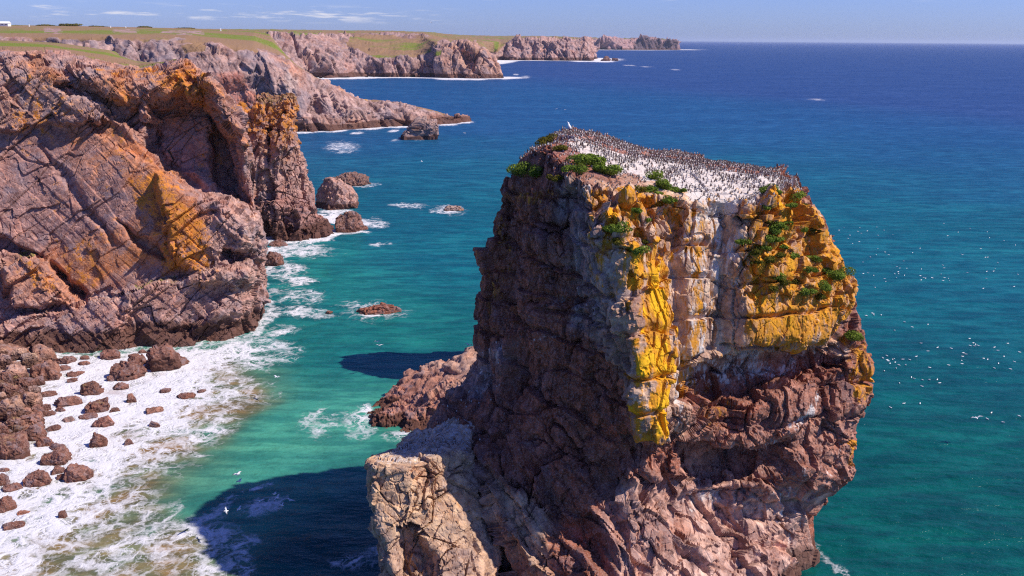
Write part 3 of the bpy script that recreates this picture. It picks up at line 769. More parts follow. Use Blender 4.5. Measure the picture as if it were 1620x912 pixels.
def far_cliff(name, cols, seg, NV, NT, seed, Rm, scale, colour, opts, feats=(), yel=(), grass=(), tints=(), zb=-3, label=None, wetz=6, a=1.0, mat=None):
    G = loft(cols, NV, seg, zb, NT, False, 2, 2)
    s, fr = facing(G, False, NV)
    P = G.reshape(-1, 3); u, v, _ = project(P)
    top = np.zeros(G.shape[:2], F32); top[:, NV:] = 1; top = gsmooth(top, 2, 1); tr = top.ravel()
    ws = opts.get('warp', 5)
    w = np.stack([fbm(P / (3 * scale), 4, seed), fbm(P / (3 * scale), 4, seed + 1)], 1) * ws
    uu, vv = u + w[:, 0], v + w[:, 1]
    h = np.zeros(len(P), F32)
    for poly, off, soft in feats: h += off * sstep(-soft, soft, sdist(uu, vv, poly)) * fr
    gm = np.zeros(len(P), F32)
    for poly, am, soft in grass: gm = np.maximum(gm, am * .95 * sstep(-soft, soft, sdist(uu, vv, poly)))
    G = displace(G, h, False, s, 2)
    k = scale
    sz = opts.get('size', (3, 2.2, 7))
    sA = tuple(q * k for q in sz); sB = tuple(q * k * .38 for q in sz); sC = tuple(q * k * .15 for q in sz)
    G = rock_detail(G, False, seed + 20, s, Rm, sA, sB, sC, (1.1 * k * a, .36 * k * a, .14 * k * a), (.25 * k, .12 * k, .05 * k), (.4 * k, .25 * k, .06 * k), np.clip(1 - .85 * tr - gm, .08, 1).astype(F32), opts.get('beds', ()))
    note_waterline(name, G, NV, 6)
    P = G.reshape(-1, 3); n1 = fbm(P / (2 * k), 5, seed + 41); n2 = fbm(P / (7 * k), 4, seed + 42)
    tint = np.asarray(colour)[None] * (1 + .35 * n1[:, None])
    for poly, c_, soft, am in tints:
        m_ = (sstep(-soft, soft, sdist(uu, vv, poly)) * fr * np.clip(am + n2 * .8, 0, 1))[:, None]
        tint = tint * (1 - m_) + np.asarray(c_)[None] * m_ * (1 + .25 * n1[:, None])
    yl = .04 * n2
    for poly, am, soft in yel: yl = np.maximum(yl, am * sstep(-soft, soft, sdist(uu, vv, poly)))
    gr = tr * .9
    for poly, am, soft in grass: gr = np.maximum(gr, am * sstep(-soft, soft, sdist(uu, vv, poly)))
    for poly in opts.get('bare', ()): gr = gr * (1 - .75 * sstep(-2, 2, sdist(uu, vv, poly)))
    wet = 1 - sstep(wetz * .3, wetz, P[:, 2] + n2 * wetz * .4)
    return fin_cliff(name, G, False, mat or MAT_FAR, np.clip(tint, .02, .8), np.stack([yl, 0 * yl, gr, wet], 1), label)

E = np.array
# --- third headland: mauve slabs behind the pinnacle, with a low spur running out to sea
far_cliff('mauve_cliff', [
    ([E([-700,300,-3]),E([-690,330,40])], [E([-720,420,43]),E([-900,900,48])]),
    (cpx((-200,220,420),(-200,120,430),(-200,60,440)), [at(-200,52,520),at(-200,38.5,1100)]),
    (cpx((0,220,425),(0,120,432),(0,58,442)), [at(0,51,520),at(0,39.5,1100)]),
    (cpx((150,220,428),(150,120,434),(150,57,445)), [at(150,51,520),at(150,42,1100)]),
    (cpx((300,218,430),(300,120,436),(300,72,446),(300,62,452)), [at(300,54,520),at(310,45.5,1100)]),
    (cpx((400,216,436),(400,140,441),(400,100,447),(400,76,455)), [at(402,66,500),at(402,48.5,1000)]),
    (cpx((470,215,442),(470,180,445),(466,140,449),(455,100,455),(448,92,460)), [at(440,82,500),at(425,54,900)]),
    (cpx((520,213,452),(520,180,455),(512,145,460),(500,124,468)), [at(492,120,490),E([-130,640,6])]),
    (cpx((580,208,466),(580,180,470),(572,166,476),(566,158,482)), [at(560,156,495),E([-110,620,4])]),
    (cpx((650,204,480),(650,186,484),(648,172,488),(645,164,494)), [at(642,164,503),E([-85,600,2])]),
    (cpx((700,202,492),(700,190,495),(700,180,500)), [at(700,179,508),E([-60,590,0])]),
    (cpx((733,197,506),(733,192,509),(731,189,511)), [at(728,189,516),E([-48,580,-1])]),
    ([E([-30,524,-3]),E([-32,524,-1])], [E([-34,525,-1]),E([-45,575,-2])]),
  ], [20,40,60,60,70,60,60,60,60,50,40,16], 150, 40, 500, rot(0, 30, 0), 3.2, (.375, .27, .255), {'warp': 8, 'bare': [[(68,44.5),(98,46),(96,51),(70,51)],[(178,47),(215,46),(218,52),(180,52)],[(255,49.5),(320,49),(325,54),(255,54)]], 'beds': [((.85,.3,-.5), 4.5, 1.2)]},
  feats=[([(340,140),(420,120),(470,200),(460,215),(380,215)], -5, 10), ([(430,150),(445,150),(470,205),(455,205)], -4, 4), ([(485,180),(500,150),(520,180),(515,200)], -5, 5),
         ([(460,190),(560,178),(640,180),(735,192),(735,230),(460,230)], 5, 4)],
  yel=[([(440,95),(455,92),(462,115),(448,110)], .35, 6), ([(530,130),(550,138),(552,150),(535,148)], .5, 5), ([(565,152),(590,156),(585,164)], .5, 4)],
  grass=[([(-300,40),(300,44),(400,66),(420,84),(380,78),(290,66),(-300,60)], .8, 5), ([(282,66),(330,66),(325,84),(290,84)], .62, 4)],
  tints=[([(340,120),(375,112),(415,150),(395,170),(365,160)], (.50, .18, .11), 8, .9), ([(440,90),(480,105),(478,140),(455,130)], (.42, .24, .18), 8, .7),
         ([(450,110),(470,130),(475,180),(462,190),(450,140)], (.50, .42, .40), 5, .8), ([(460,190),(735,190),(735,215),(460,220)], (.36, .22, .17), 5, .6)],
  label='mauve slab cliff with a low rocky spur', wetz=5, a=.7)
# --- fourth: the bay wall with the green slope and its blunt headland
far_cliff('bay_cliff', [
    (cpx((150,133,1010),(150,62,1040)), [at(150,54,1200),at(150,47,2400)]),
    (cpx((380,133,1010),(380,60,1040)), [at(380,51,1200),at(380,46.5,2400)]),
    (cpx((430,133,1020),(430,90,1030),(420,56,1060)), [at(420,50,1200),at(420,46.8,2400)]),
    (cpx((500,131,1040),(500,100,1055),(480,70,1080),(470,56,1100)), [at(470,50,1250),at(470,47.5,2400)]),
    (cpx((545,128,1068),(545,100,1085),(540,78,1130),(535,56,1200)), [at(535,51,1300),at(535,48.3,2400)]),
    (cpx((600,126,1085),(600,108,1095),(600,90,1105),(605,70,1180),(610,54,1290)), [at(612,52,1350),at(612,49,2400)]),
    (cpx((650,126,1090),(650,104,1096),(650,91,1105),(660,70,1190),(668,56,1280)), [at(675,54,1350),at(680,51,2400)]),
    (cpx((690,125,1075),(690,100,1080),(688,82,1092),(690,66,1120)), [at(700,62,1220),at(705,54,2400)]),
    (cpx((735,126,1068),(735,100,1078),(738,72,1092),(740,67,1105)), [at(742,66,1180),at(745,58,2400)]),
    (cpx((770,126,1068),(768,105,1076),(766,84,1088),(762,74,1100)), [at(760,74,1150),at(765,66,1700)]),
    (cpx((788,124,1080),(785,108,1088),(780,92,1096),(778,87,1102)), [at(776,86,1140),at(775,90,1500)]),
    (cpx((790,120,1120),(784,100,1140)), [at(775,90,1200),at(775,95,1500)]),
  ], [20,30,50,40,50,50,40,50,40,30,16], 90, 30, 600, rot(0, 20, 0), 7.0, (.355, .25, .24), {'warp': 4, 'beds': [((.9,.2,-.4), 9, 2.0)]},
  feats=[([(455,60),(480,75),(520,118),(505,125),(480,100)], -14, 5), ([(650,90),(685,80),(682,125),(640,125)], -12, 5), ([(725,75),(760,75),(748,110),(735,100)], -16, 4), ([(560,100),(590,100),(590,125),(565,125)], -7, 4)],
  yel=[], grass=[([(560,54),(700,60),(680,80),(650,90),(600,93),(575,86),(545,70)], .85, 4), ([(683,82),(700,80),(698,92),(685,92)], .6, 3), ([(500,60),(550,60),(560,80),(540,80)], .45, 6)],
  tints=[([(700,66),(790,66),(790,125),(690,125)], (.45, .28, .21), 4, .6)], label='far bay cliff under a green slope', wetz=7, a=.9)
# --- fifth and sixth: distant headlands
far_cliff('distant_headland', [
    (cpx((690,118,1500),(690,62,1600)), [at(690,57,1900),at(690,53,4000)]),
    (cpx((740,110,1700),(740,66,1800)), [at(740,60,2100),at(740,56,4000)]),
    (cpx((785,99.5,2000),(785,84,2030),(792,66,2080)), [at(790,61,2300),at(790,57,4200)]),
    (cpx((830,99,2010),(830,80,2030),(835,61,2070)), [at(832,60,2400),at(832,57,4200)]),
    (cpx((880,98.5,2010),(880,80,2030),(880,61,2070)), [at(880,60,2400),at(880,58,4200)]),
    (cpx((925,97.5,2020),(925,80,2040),(922,61.5,2070)), [at(922,61,2400),at(905,59,4200)]),
    (cpx((938,96,2060),(938,80,2075),(936,62.5,2090)), [at(934,62,2400),at(910,60,4200)]),
    (cpx((938,92,2300),(934,63,2320)), [at(925,62,2500),at(905,60.5,4200)]),
  ], [30,40,60,70,60,30,16], 80, 20, 700, rot(0, 22, 0), 12.0, (.40, .275, .255), {'warp': 3, 'beds': [((.9,.2,-.4), 16, 3.0)]},
  feats=[([(785,84),(800,72),(805,98),(786,99)], -14, 4), ([(838,66),(846,66),(848,98),(840,98)], -10, 3)],
  grass=[([(690,50),(790,56),(830,60),(800,68),(785,84),(740,80),(690,80)], .8, 3)], label='distant pink limestone headland', wetz=9, a=1.0)
far_cliff('farthest_headland', [
    (cpx((920,82,4300),(920,62,4400)), [at(920,60.5,5000),at(900,59.5,8000)]),
    (cpx((945,81.5,4300),(945,62,4360)), [at(945,61.3,5000),at(930,60.5,8000)]),
    (cpx((985,81,4330),(985,62,4390)), [at(985,61.6,5000),at(960,61,8000)]),
    (cpx((1030,80,4420),(1030,62.3,4450)), [at(1030,62,5000),at(1000,61.5,8000)]),
    (cpx((1062,79,4480),(1060,63,4500)), [at(1055,62.6,5000),at(1020,62,8000)]),
    (cpx((1072,77.5,4520),(1071,67,4540)), [at(1066,64,5000),at(1030,62.6,8000)]),
    (cpx((1073,76,4700),(1070,66,4750)), [at(1064,64,5100),at(1030,63,8000)]),
  ], [20,40,50,40,20,16], 60, 12, 800, rot(0, 15, 0), 22.0, (.40, .27, .27), {'warp': 2}, feats=[([(950,66),(960,66),(958,82),(948,82)], -30, 3)],
  tints=[([(1008,60),(1080,60),(1080,82),(1000,82)], (.085, .055, .075), 3, 1.4)], label='farthest headland, a low dark promontory', wetz=10)  # shade of the end that faces away, painted into the rock tint
# ------------------------------------------------------------------ the sea
def S(px, py):
    p = sea(px, py); return (float(p[0]), float(p[1]))
def axis(a, b, step, far, growth):
    core = list(np.arange(a, b, step)); lo, hi = [], []
    s = step; x = core[0]
    while x > -far: s *= growth; x -= s; lo.append(x)
    s = step; x = core[-1]
    while x < far: s *= growth; x += s; hi.append(x)
    return np.array(lo[::-1] + core + hi)
def build_sea():
    ax = axis(-75, 45, .45, 60000, 1.07)
    ay = axis(48, 260, .45, 60000, 1.06)
    X, Y = np.meshgrid(ax, ay, indexing='ij')
    x, y = X.ravel(), Y.ravel()
    P = np.stack([x, y, 0 * x], 1)
    dist = np.hypot(x, y)
    n1 = fbm(P / 14, 4, 201); n2 = fbm(P / 60, 4, 202); n3 = fbm(P / 5, 4, 203); n4 = fbm(P * np.array([1 / 900., 1 / 300., 1]), 4, 204)
    wx, wy = x + n1 * 3.5 + n3 * 1.2, y + fbm(P / 14, 4, 207) * 3.5 + fbm(P / 5, 3, 208) * 1.2
    def pm(pxpoly, soft):
        return sstep(-soft, soft, sdist(wx, wy, [S(*q) for q in pxpoly]))
    # --- colour of the water
    teal = np.array([.0015, .088, .078]); mid = np.array([.006, .125, .165]); blue = np.array([.016, .092, .225]); far_violet = np.array([.032, .070, .215])
    turq = np.array([.07, .34, .23]); sand = np.array([.27, .17, .07]); sandg = np.array([.12, .20, .11])
    def lerp(a, b, t): return a * (1 - t[:, None]) + b * t[:, None]
    ld = np.log(dist + 1)
    c = np.repeat(teal[None], len(x), 0)
    c = lerp(c, mid, sstep(math.log(95), math.log(210), ld + n2 * .12))
    c = lerp(c, blue, sstep(math.log(215), math.log(560), ld + n2 * .15))
    # water turns more violet beyond a slanting edge
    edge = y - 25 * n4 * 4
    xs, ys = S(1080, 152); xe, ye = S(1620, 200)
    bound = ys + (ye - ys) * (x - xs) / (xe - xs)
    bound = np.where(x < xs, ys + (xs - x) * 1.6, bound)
    c = lerp(c, far_violet, sstep(.75, 1.35, y / np.maximum(bound, 120) + n4 * .12) * .8)
    c = lerp(c, np.array([.02, .06, .25]), sstep(3000, 14000, dist) * .6)
    # shoaling water in the cove
    c = lerp(c, turq, pm([(430,600),(760,600),(640,720),(560,760),(300,900),(150,990),(-100,990),(-100,560),(420,520)], 9) * .9)
    c = lerp(c, turq * np.array([.3, .75, .85]), pm([(430,400),(520,370),(740,520),(750,640),(430,600)], 14) * .55)
    c = lerp(c, sandg, pm([(-100,560),(300,550),(400,545),(455,585),(430,640),(360,700),(330,760),(300,800),(380,880),(420,990),(-100,990)], 3.5) * np.clip(.65 + n3 * .6, 0, 1))
    c = lerp(c, sand, pm([(-100,560),(360,560),(415,600),(415,640),(345,690),(300,740),(265,800),(300,840),(300,880),(350,910),(260,990),(-100,990)], 2.0) * np.clip(.7 + n3 * 1.1, 0, 1))
    c = c * .86
    # --- foam
    fm = np.zeros(len(x), F32)
    def addp(poly, a, soft):
        nonlocal fm
        fm = np.maximum(fm, pm(poly, soft) * a)
    def blob(px, py, w, h, a):
        """an oval patch of foam lying on the water, given by its middle and its extent"""
        nonlocal fm
        cx, cy = S(px, py); l, r = S(px - w / 2, py), S(px + w / 2, py); t, b = S(px, py - h / 2), S(px, py + h / 2)
        rx, ry = abs(r[0] - l[0]) / 2, abs(t[1] - b[1]) / 2
        d = np.hypot((wx - cx - (wy - cy) * (cx / cy)) / rx, (wy - cy) / ry)
        fm = np.maximum(fm, a * sstep(1.25, .25, d))
    def line(pts, width, a):
        nonlocal fm
        d = seg_dist(wx, wy, [S(*q) for q in pts])
        fm = np.maximum(fm, a * sstep(width, width * .2, d))
    addp([(-100,545),(150,553),(300,548),(410,528),(438,548),(400,575),(370,600),(340,640),(300,680),(240,720),(205,770),(150,830),(110,870),(80,990),(-100,990)], .47, 4.5)
    addp([(-100,545),(300,548),(425,526),(460,560),(430,600),(410,640),(350,690),(300,740),(250,800),(200,860),(150,990),(-100,990)], .31, 4)
    addp([(60,560),(300,555),(380,560),(330,620),(280,660),(200,690),(130,720),(40,800),(30,700)], .60, 5)
    addp([(190,800),(300,790),(400,850),(420,990),(100,990)], .29, 3)
    line([(300,840),(350,800),(400,770)], 1.0, 0.31); line([(150,905),(240,850),(330,840),(380,890)], 1.8, 0.34)
    line([(300,800),(240,830),(170,880)], 1.2, 0.33)
    blob(400,812,90,34,0.32); blob(375,850,60,30,0.31); blob(560,895,90,50,0.31); blob(590,880,50,40,0.30)
    blob(470,395,160,36,0.34); blob(440,398,100,36,0.40); blob(450,430,80,50,0.36); blob(480,445,60,22,0.38); blob(470,495,130,22,0.33); blob(590,492,140,48,0.33)
    blob(596,494,80,22,0.36); blob(470,470,120,60,0.29); blob(550,350,130,26,0.34); blob(525,345,40,22,0.95); blob(590,355,80,16,0.37); blob(600,387,40,10,0.32); blob(650,326,110,14,0.32); blob(714,332,70,20,0.35)
    blob(540,232,80,26,0.31); blob(545,240,50,8,0.34); blob(535,285,70,12,0.32); blob(578,292,60,10,0.32); blob(500,665,90,70,0.30); blob(560,670,90,60,0.30)
    blob(640,634,90,22,0.37); blob(575,650,30,20,0.38); blob(440,548,120,60,0.29); blob(640,695,100,30,0.29)
    blob(1312,880,44,90,0.33); blob(1325,905,50,50,0.31); blob(455,520,90,24,0.33)
    line([(560,211),(625,208)], 4, .5); line([(625,222),(690,224)], 2, 0.34); blob(530,333,80,12,.40); blob(552,295,80,9,.36); blob(555,369,60,10,.38)
    def shore(name, width, a, vary):
        """surf drawn along the foot of a cliff as it was built"""
        nonlocal fm
        d = seg_dist(wx, wy, WATERLINE[name])
        n_ = fbm(P / vary, 3, 220)
        fm = np.maximum(fm, a * sstep(width, width * .25, d * (1 - .9 * np.clip(n_ + .1, -.6, .8))))
    shore('near_cliff', 2.6, .34, 8); shore('yellow_headland', 4.5, .5, 10); shore('mauve_cliff', 7, .62, 30); shore('bay_cliff', 34, .8, 60); shore('distant_headland', 75, .9, 120); shore('farthest_headland', 160, .55, 250)
    line([(985,103),(1010,105),(1035,107)], 18, 0.35); line([(1060,110),(1083,112)], 14, 0.37); line([(1270,155),(1322,161)], 7, 0.34)
    line([(805,119),(835,117)], 6, 0.37); line([(835,128),(848,127)], 4, 0.37)
    foam = np.clip(fm + 0 * n1, 0, 1.3)
    # wave height on the nearer water
    z = (.22 * fbm(P * np.array([1 / 9., 1 / 5., 1]), 4, 210) + .25 * foam * fbm(P / 2.5, 4, 211)) * sstep(900, 200, dist)
    V = np.stack([x, y, z], 1)
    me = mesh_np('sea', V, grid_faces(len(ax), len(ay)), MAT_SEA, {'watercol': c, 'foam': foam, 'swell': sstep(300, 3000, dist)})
    o = link('sea', me); o['kind'] = 'structure'; o['label'] = 'teal to violet sea with surf along the rocks'
    return o
build_sea()
# ------------------------------------------------------------------ boulders and sea rocks
def ico(sub):
    bm = bmesh.new(); bmesh.ops.create_icosphere(bm, subdivisions=sub, radius=1.0)
    V = np.array([v.co[:] for v in bm.verts]); F = np.array([[v.index for v in f.verts] for f in bm.faces]); bm.free()
    return V, F
ICO = {s_: ico(s_) for s_ in (4, 5, 6)}
def stone(name, size, seed, sub=5, rough=1.0, boxy=.78, tint=(.20, .098, .074), wet=0.0, white=0.0, yellow=0.0, green=0.0, flat=0.0, jag=0.0, zwet=None):
    """one broken boulder: a squared-off lump cut by random planes, its faces fractured"""
    V, F = ICO[sub]; rg = np.random.RandomState(seed)
    p = V.copy()
    p = np.sign(p) * np.abs(p) ** boxy
    p /= np.abs(p).max(1, keepdims=True) ** .55
    p = p @ rot(rg.uniform(-14, 14), rg.uniform(-14, 14), 0).T
    for q in range(11):                                    # plane cuts
        n = rg.normal(size=3); n[2] = abs(n[2]) * .9 - .1; n /= np.linalg.norm(n)
        d = (p @ n); lim = rg.uniform(.62, .95) * d.max()
        p -= np.clip(d - lim, 0, None)[:, None] * n * .92
    s3 = np.array(size, float)
    p = p / np.abs(p).max(0) * s3
    m_ = float(s3.mean())
    q = p + seed * 3.7
    h, _ = blocks(q, (m_ * .5, m_ * .5, m_ * .4), seed, None, m_ * .13, m_ * .13, m_ * .05, .05, .06, True)
    h = h + blocks(q, (m_ * .2, m_ * .2, m_ * .17), seed + 2, rot(20, 30, 10), m_ * .05, m_ * .05, m_ * .02, .06, .06, True)[0]
    h = h + m_ * .05 * fbm(q / (m_ * .35), 4, seed)
    if jag: h = h + m_ * jag * fbm(q / np.array([m_ * .3, m_ * .3, m_ * .8]), 4, seed + 3, ridged=True)
    p = p + V * (h * rough)[:, None]
    n1 = fbm(q / (m_ * .5), 4, seed + 9)
    t = np.asarray(tint)[None] * (1 + .35 * n1[:, None])
    up = sstep(.2, .8, p[:, 2] / s3[2] + n1 * .3)
    zz = zwet if zwet is not None else s3[2] * .35
    wz = np.maximum(wet, np.clip(.62 - sstep(-.1, 1.0, p[:, 2] / s3[2] + n1 * .35) * .62, 0, 1)) if zwet is None else np.clip(1 - sstep(zwet * .4, zwet, p[:, 2] + n1 * zwet * .3), 0, 1)
    l = np.stack([yellow * (1 + n1) * up, white * up + 0 * n1, green * up * (1 + n1), wz + 0 * n1], 1)
    return mesh_np(name, p, F, MAT_BOULDER, {'tint': np.clip(t, .02, .8), 'lich': l}, smooth=False)
def place_stone(name, px, py, w, h, seed, label, cat='boulder', group=None, depth=.8, sink=.25, base=0.0, **kw):
    """px,py,w,h: middle and extent as seen; the stone sits where its foot meets the ground"""
    g = sea(px, py + h * .42, base); dd = float((g - CAM) @ _fwd)
    W = w / FPX * dd / 2
    D = W * depth
    sl = (CAM[2] - base) / np.hypot(g[0], g[1])                # downward slope of the view
    Hh = max((h / FPX * dd * 1.0 - 2 * D * sl * .62), W * .25)
    me = stone(name, (W, D, Hh * (1 + sink)), seed, **kw)
    o = link(name, me, loc=(g[0], g[1] + D * .55, base - Hh * sink * .5))
    o.rotation_euler[2] = math.atan2(-g[0], g[1]) * .9
    tag(o, label, cat, group)
    return o
SURF = 'boulders standing in the white surf'
BOULDERS = [
 # px, py, w, h, label, extra
 (255,556,50,27,'dark rounded boulder perched on a flatter one at the foot of the cliff',dict(base=1.6,depth=.9)),
 (258,572,68,22,'broad flat brown boulder carrying a dark rounded one',dict(depth=.9)),
 (197,586,56,32,'long wet dark boulder slanting in the surf beside the perched pair',dict(wet=.35)),
 (214,570,32,20,'brown block wedged behind the long slanting boulder',dict()),
 (172,560,31,19,'angular brown block touching the cliff foot',dict()),
 (224,556,13,8,'small tan stone tight against the dark perched boulder',dict()),
 (100,570,34,15,'low brown boulder in the surf right of the pale cliff-foot block',dict()),
 (66,560,36,30,'tall pale pyramid block leaning on the cliff foot',dict(tint=(.33,.19,.14))),
 (68,589,46,33,'big split boulder with one sunlit and one dark face by the beach',dict(tint=(.27,.14,.10))),
 (98,583,26,9,'thin wedge of rock trailing from the big split boulder',dict()),
 (133,575,20,8,'narrow brown rock alone in foam below the cliff',dict()),
 (133,566,13,6,'tiny dark rock awash nearest the cliff foot',dict(wet=.4)),
 (117,591,27,10,'oval brown rock in foam above two smaller ones',dict()),
 (113,602,16,8,'small rounded rock directly below the oval brown rock',dict()),
 (175,599,18,10,'small brown rock below the long slanting boulder',dict()),
 (188,611,25,11,'pointed tan rock with a tail in the middle of the foam',dict()),
 (143,614,36,24,'weed-topped dark boulder, upper one of a touching pair',dict(wet=.45,green=.35)),
 (153,641,40,28,'weed-topped round boulder, lower one of a touching pair',dict(wet=.35,green=.4)),
 (104,636,42,19,'two-humped flat boulder in foam left of the weedy pair',dict()),
 (94,649,16,9,'small lobe of rock at the edge of the two-humped boulder',dict()),
 (68,646,20,13,'roundish boulder in foam just off the stony beach',dict()),
 (75,655,27,8,'long thin dark rock below the roundish boulder',dict(wet=.4)),
 (76,623,24,9,'flat dark rock in foam close to the beach edge',dict(wet=.3)),
 (107,664,18,9,'grey cracked rock below the two-humped boulder',dict(tint=(.28,.19,.17))),
 (137,659,30,7,'bar-shaped dark rock right below the weedy pair',dict(wet=.35)),
 (161,667,34,19,'pinkish broad boulder next to the bar-shaped rock',dict(tint=(.27,.13,.10))),
 (180,649,18,7,'dark sliver of rock right of the weedy round boulder',dict(wet=.5)),
 (206,631,17,15,'upright small boulder standing alone in clean foam',dict()),
 (243,647,30,15,'tan flat-topped rock isolated in the middle foam',dict(tint=(.28,.15,.11))),
 (243,671,19,11,'small brown rock below the tan flat-topped one',dict()),
 (260,617,17,8,'small rock ringed by foam furthest toward the cliff point',dict()),
 (293,627,30,5,'thin rock sliver almost awash at the outer surf',dict(wet=.4)),
 (153,695,27,26,'leaning brown boulder with a notch in the middle surf',dict()),
 (203,699,15,11,'small dark rock where foam turns sandy',dict(wet=.3)),
 (82,677,22,9,'black wedge of rock in foam beside the beach stones',dict(wet=.5)),
 (67,699,26,16,'tilted two-tone block beside the large beach boulder',dict(wet=.2)),
 (87,706,24,10,'flat rock resting just behind the big brown surf boulder',dict()),
 (85,723,48,28,'big brown surf boulder with a sharp crest',dict()),
 (120,747,44,29,'large reddish slab boulder leaning to the left in surf',dict(tint=(.24,.12,.09))),
 (97,754,18,10,'small wedge at the left foot of the reddish slab boulder',dict()),
 (89,744,26,14,'grey-brown lump behind the reddish slab boulder',dict()),
 (55,757,40,27,'peaked brown boulder standing alone in flat white surf',dict()),
 (17,770,30,17,'double-humped boulder at the edge of the lower surf',dict()),
 (5,760,22,20,'brown boulder cut by the picture edge above the double-humped one',dict()),
 (6,796,32,28,'largest lower boulder cut by the picture edge',dict()),
 (3,744,18,9,'low rock cut by the picture edge among surf',dict()),
 (18,828,34,19,'dark triangular boulder lowest in the surf',dict(wet=.35)),
 (99,815,14,13,'small black rock alone in sandy foam',dict(wet=.5)),
 (36,811,20,8,'reddish stone barely breaking the sandy foam',dict(tint=(.28,.13,.08))),
]
for i_, (px, py, w, h, lab, ex) in enumerate(BOULDERS):
    place_stone('boulder', px, py, w, h, 1000 + i_ * 7, lab, 'boulder', SURF, **ex)
# the stony beach under the cliff: a low bank and its stones
def build_beach():
    us = np.linspace(0, 1, 150); vs_ = np.linspace(0, 1, 60)
    edge = [S(*q) for q in [(62,553),(48,575),(52,605),(62,640),(60,670),(38,700),(20,718),(-10,735),(-60,770),(-140,830)]]
    back = [S(*q) for q in [(40,546),(-10,552),(-60,560),(-100,585),(-140,600),(-180,620),(-210,650),(-240,680),(-280,720),(-340,780)]]
    ed = resample_arc([(*p, 0) for p in edge], 150)[:, :2]; bk = resample_arc([(*p, 0) for p in back], 150)[:, :2]
    t = vs_[None, :, None]
    XY = ed[:, None] * (1 - t) + bk[:, None] * t
    Z = -1.0 + 3.6 * vs_[None, :] ** .8 + 0 * XY[..., 0]
    P = np.concatenate([XY, Z[..., None]], 2); q = P.reshape(-1, 3)
    h, rnd = blocks(q, (1.3, 1.3, 1.3), 41, None, .9, .5, .3, .2, .2)
    h += .25 * fbm(q / .6, 3, 5)
    P[..., 2] += h.reshape(P.shape[:2])
    t_ = np.array([.25, .135, .10])[None] * (.7 + .6 * rnd[:, :1])
    me = mesh_np('shingle_beach', P.reshape(-1, 3), grid_faces(150, 60), MAT_BOULDER, {'tint': t_, 'lich': np.stack([0 * h, 0 * h, 0 * h, .15 + 0 * h], 1)})
    o = link('shingle_beach', me); o['kind'] = 'structure'; o['label'] = 'stony beach at the foot of the cliff'
build_beach()
BEACH = [
 (12,705,54,34,'largest rounded boulder on the stony beach with weedy top',.5,dict(green=.4)),
 (50,682,38,28,'smooth brown beach boulder overlapping a redder one behind',.2,dict()),
 (42,662,42,26,'reddish beach boulder behind the smooth brown one',.6,dict(tint=(.25,.125,.09))),
 (46,630,32,24,'pale round boulder in the middle of the beach edge',1.0,dict(tint=(.36,.22,.16))),
 (20,640,34,26,'tan slab boulder lying among beach stones',1.4,dict(tint=(.38,.24,.17))),
 (12,612,28,20,'olive weed-covered stone in the beach heap',1.8,dict(green=.5)),
 (40,604,26,18,'dark wet stone at the beach edge by the split boulder',1.0,dict(wet=.4)),
 (20,585,36,20,'pale pink boulder near the top of the beach',2.0,dict(tint=(.42,.27,.21))),
 (45,563,24,14,'cream stone tucked under the cliff at the beach top',1.8,dict(tint=(.45,.32,.23))),
 (28,556,26,12,'cream rubble block highest on the beach',2.2,dict(tint=(.42,.29,.22))),
 (5,596,24,18,'brown boulder at the beach top by the picture edge',2.2,dict()),
 (16,667,30,20,'dark olive boulder behind the largest beach boulder',1.4,dict(green=.45,wet=.2)),
 (3,680,24,20,'brown block left of the dark olive boulder',1.6,dict()),
 (58,648,20,14,'small dark stone at the beach margin',.5,dict(wet=.3)),
 (38,648,18,12,'small pink stone between larger beach boulders',1.0,dict(tint=(.36,.2,.15))),
 (2,640,22,16,'tan stone beside the tan slab boulder at the edge',2.0,dict(tint=(.36,.22,.16))),
 (28,617,20,14,'red-brown stone beneath the pale round boulder',1.4,dict()),
 (52,616,20,14,'grey stone above the pale round boulder',.9,dict(tint=(.28,.2,.17))),
 (3,565,24,14,'pinkish block at the beach top under the cliff',2.6,dict(tint=(.38,.24,.19))),
 (30,600,16,11,'weedy cobble above the olive stone',1.6,dict(green=.5)),
 (60,600,18,11,'small wet stone in front of the split boulder',.5,dict(wet=.4)),
 (30,690,20,14,'dark cobble wedged behind the largest beach boulder',1.0,dict(wet=.3)),
]
for i_, (px, py, w, h, lab, bz, ex) in enumerate(BEACH):
    place_stone('boulder', px, py, w, h, 2000 + i_ * 7, lab, 'boulder', 'boulders heaped on the beach', base=bz, **ex)
rg = np.random.RandomState(5)
for i_ in range(60):
    px, py = rg.uniform(-30, 56), rg.uniform(552, 705)
    if px > 60 - max(0, (py - 660)) * .6: continue
    place_stone('cobble', px, py, rg.uniform(9, 18), rg.uniform(7, 12), 3000 + i_ * 7, 'small brown cobble among the heaped beach boulders', 'cobble', 'cobbles of the beach', base=.6 + max(0, (45 - px)) * .025,
                tint=[(.30,.17,.12),(.22,.11,.08),(.40,.26,.19),(.18,.10,.06)][i_ % 4], green=.4 * (i_ % 5 == 0), sub=4)
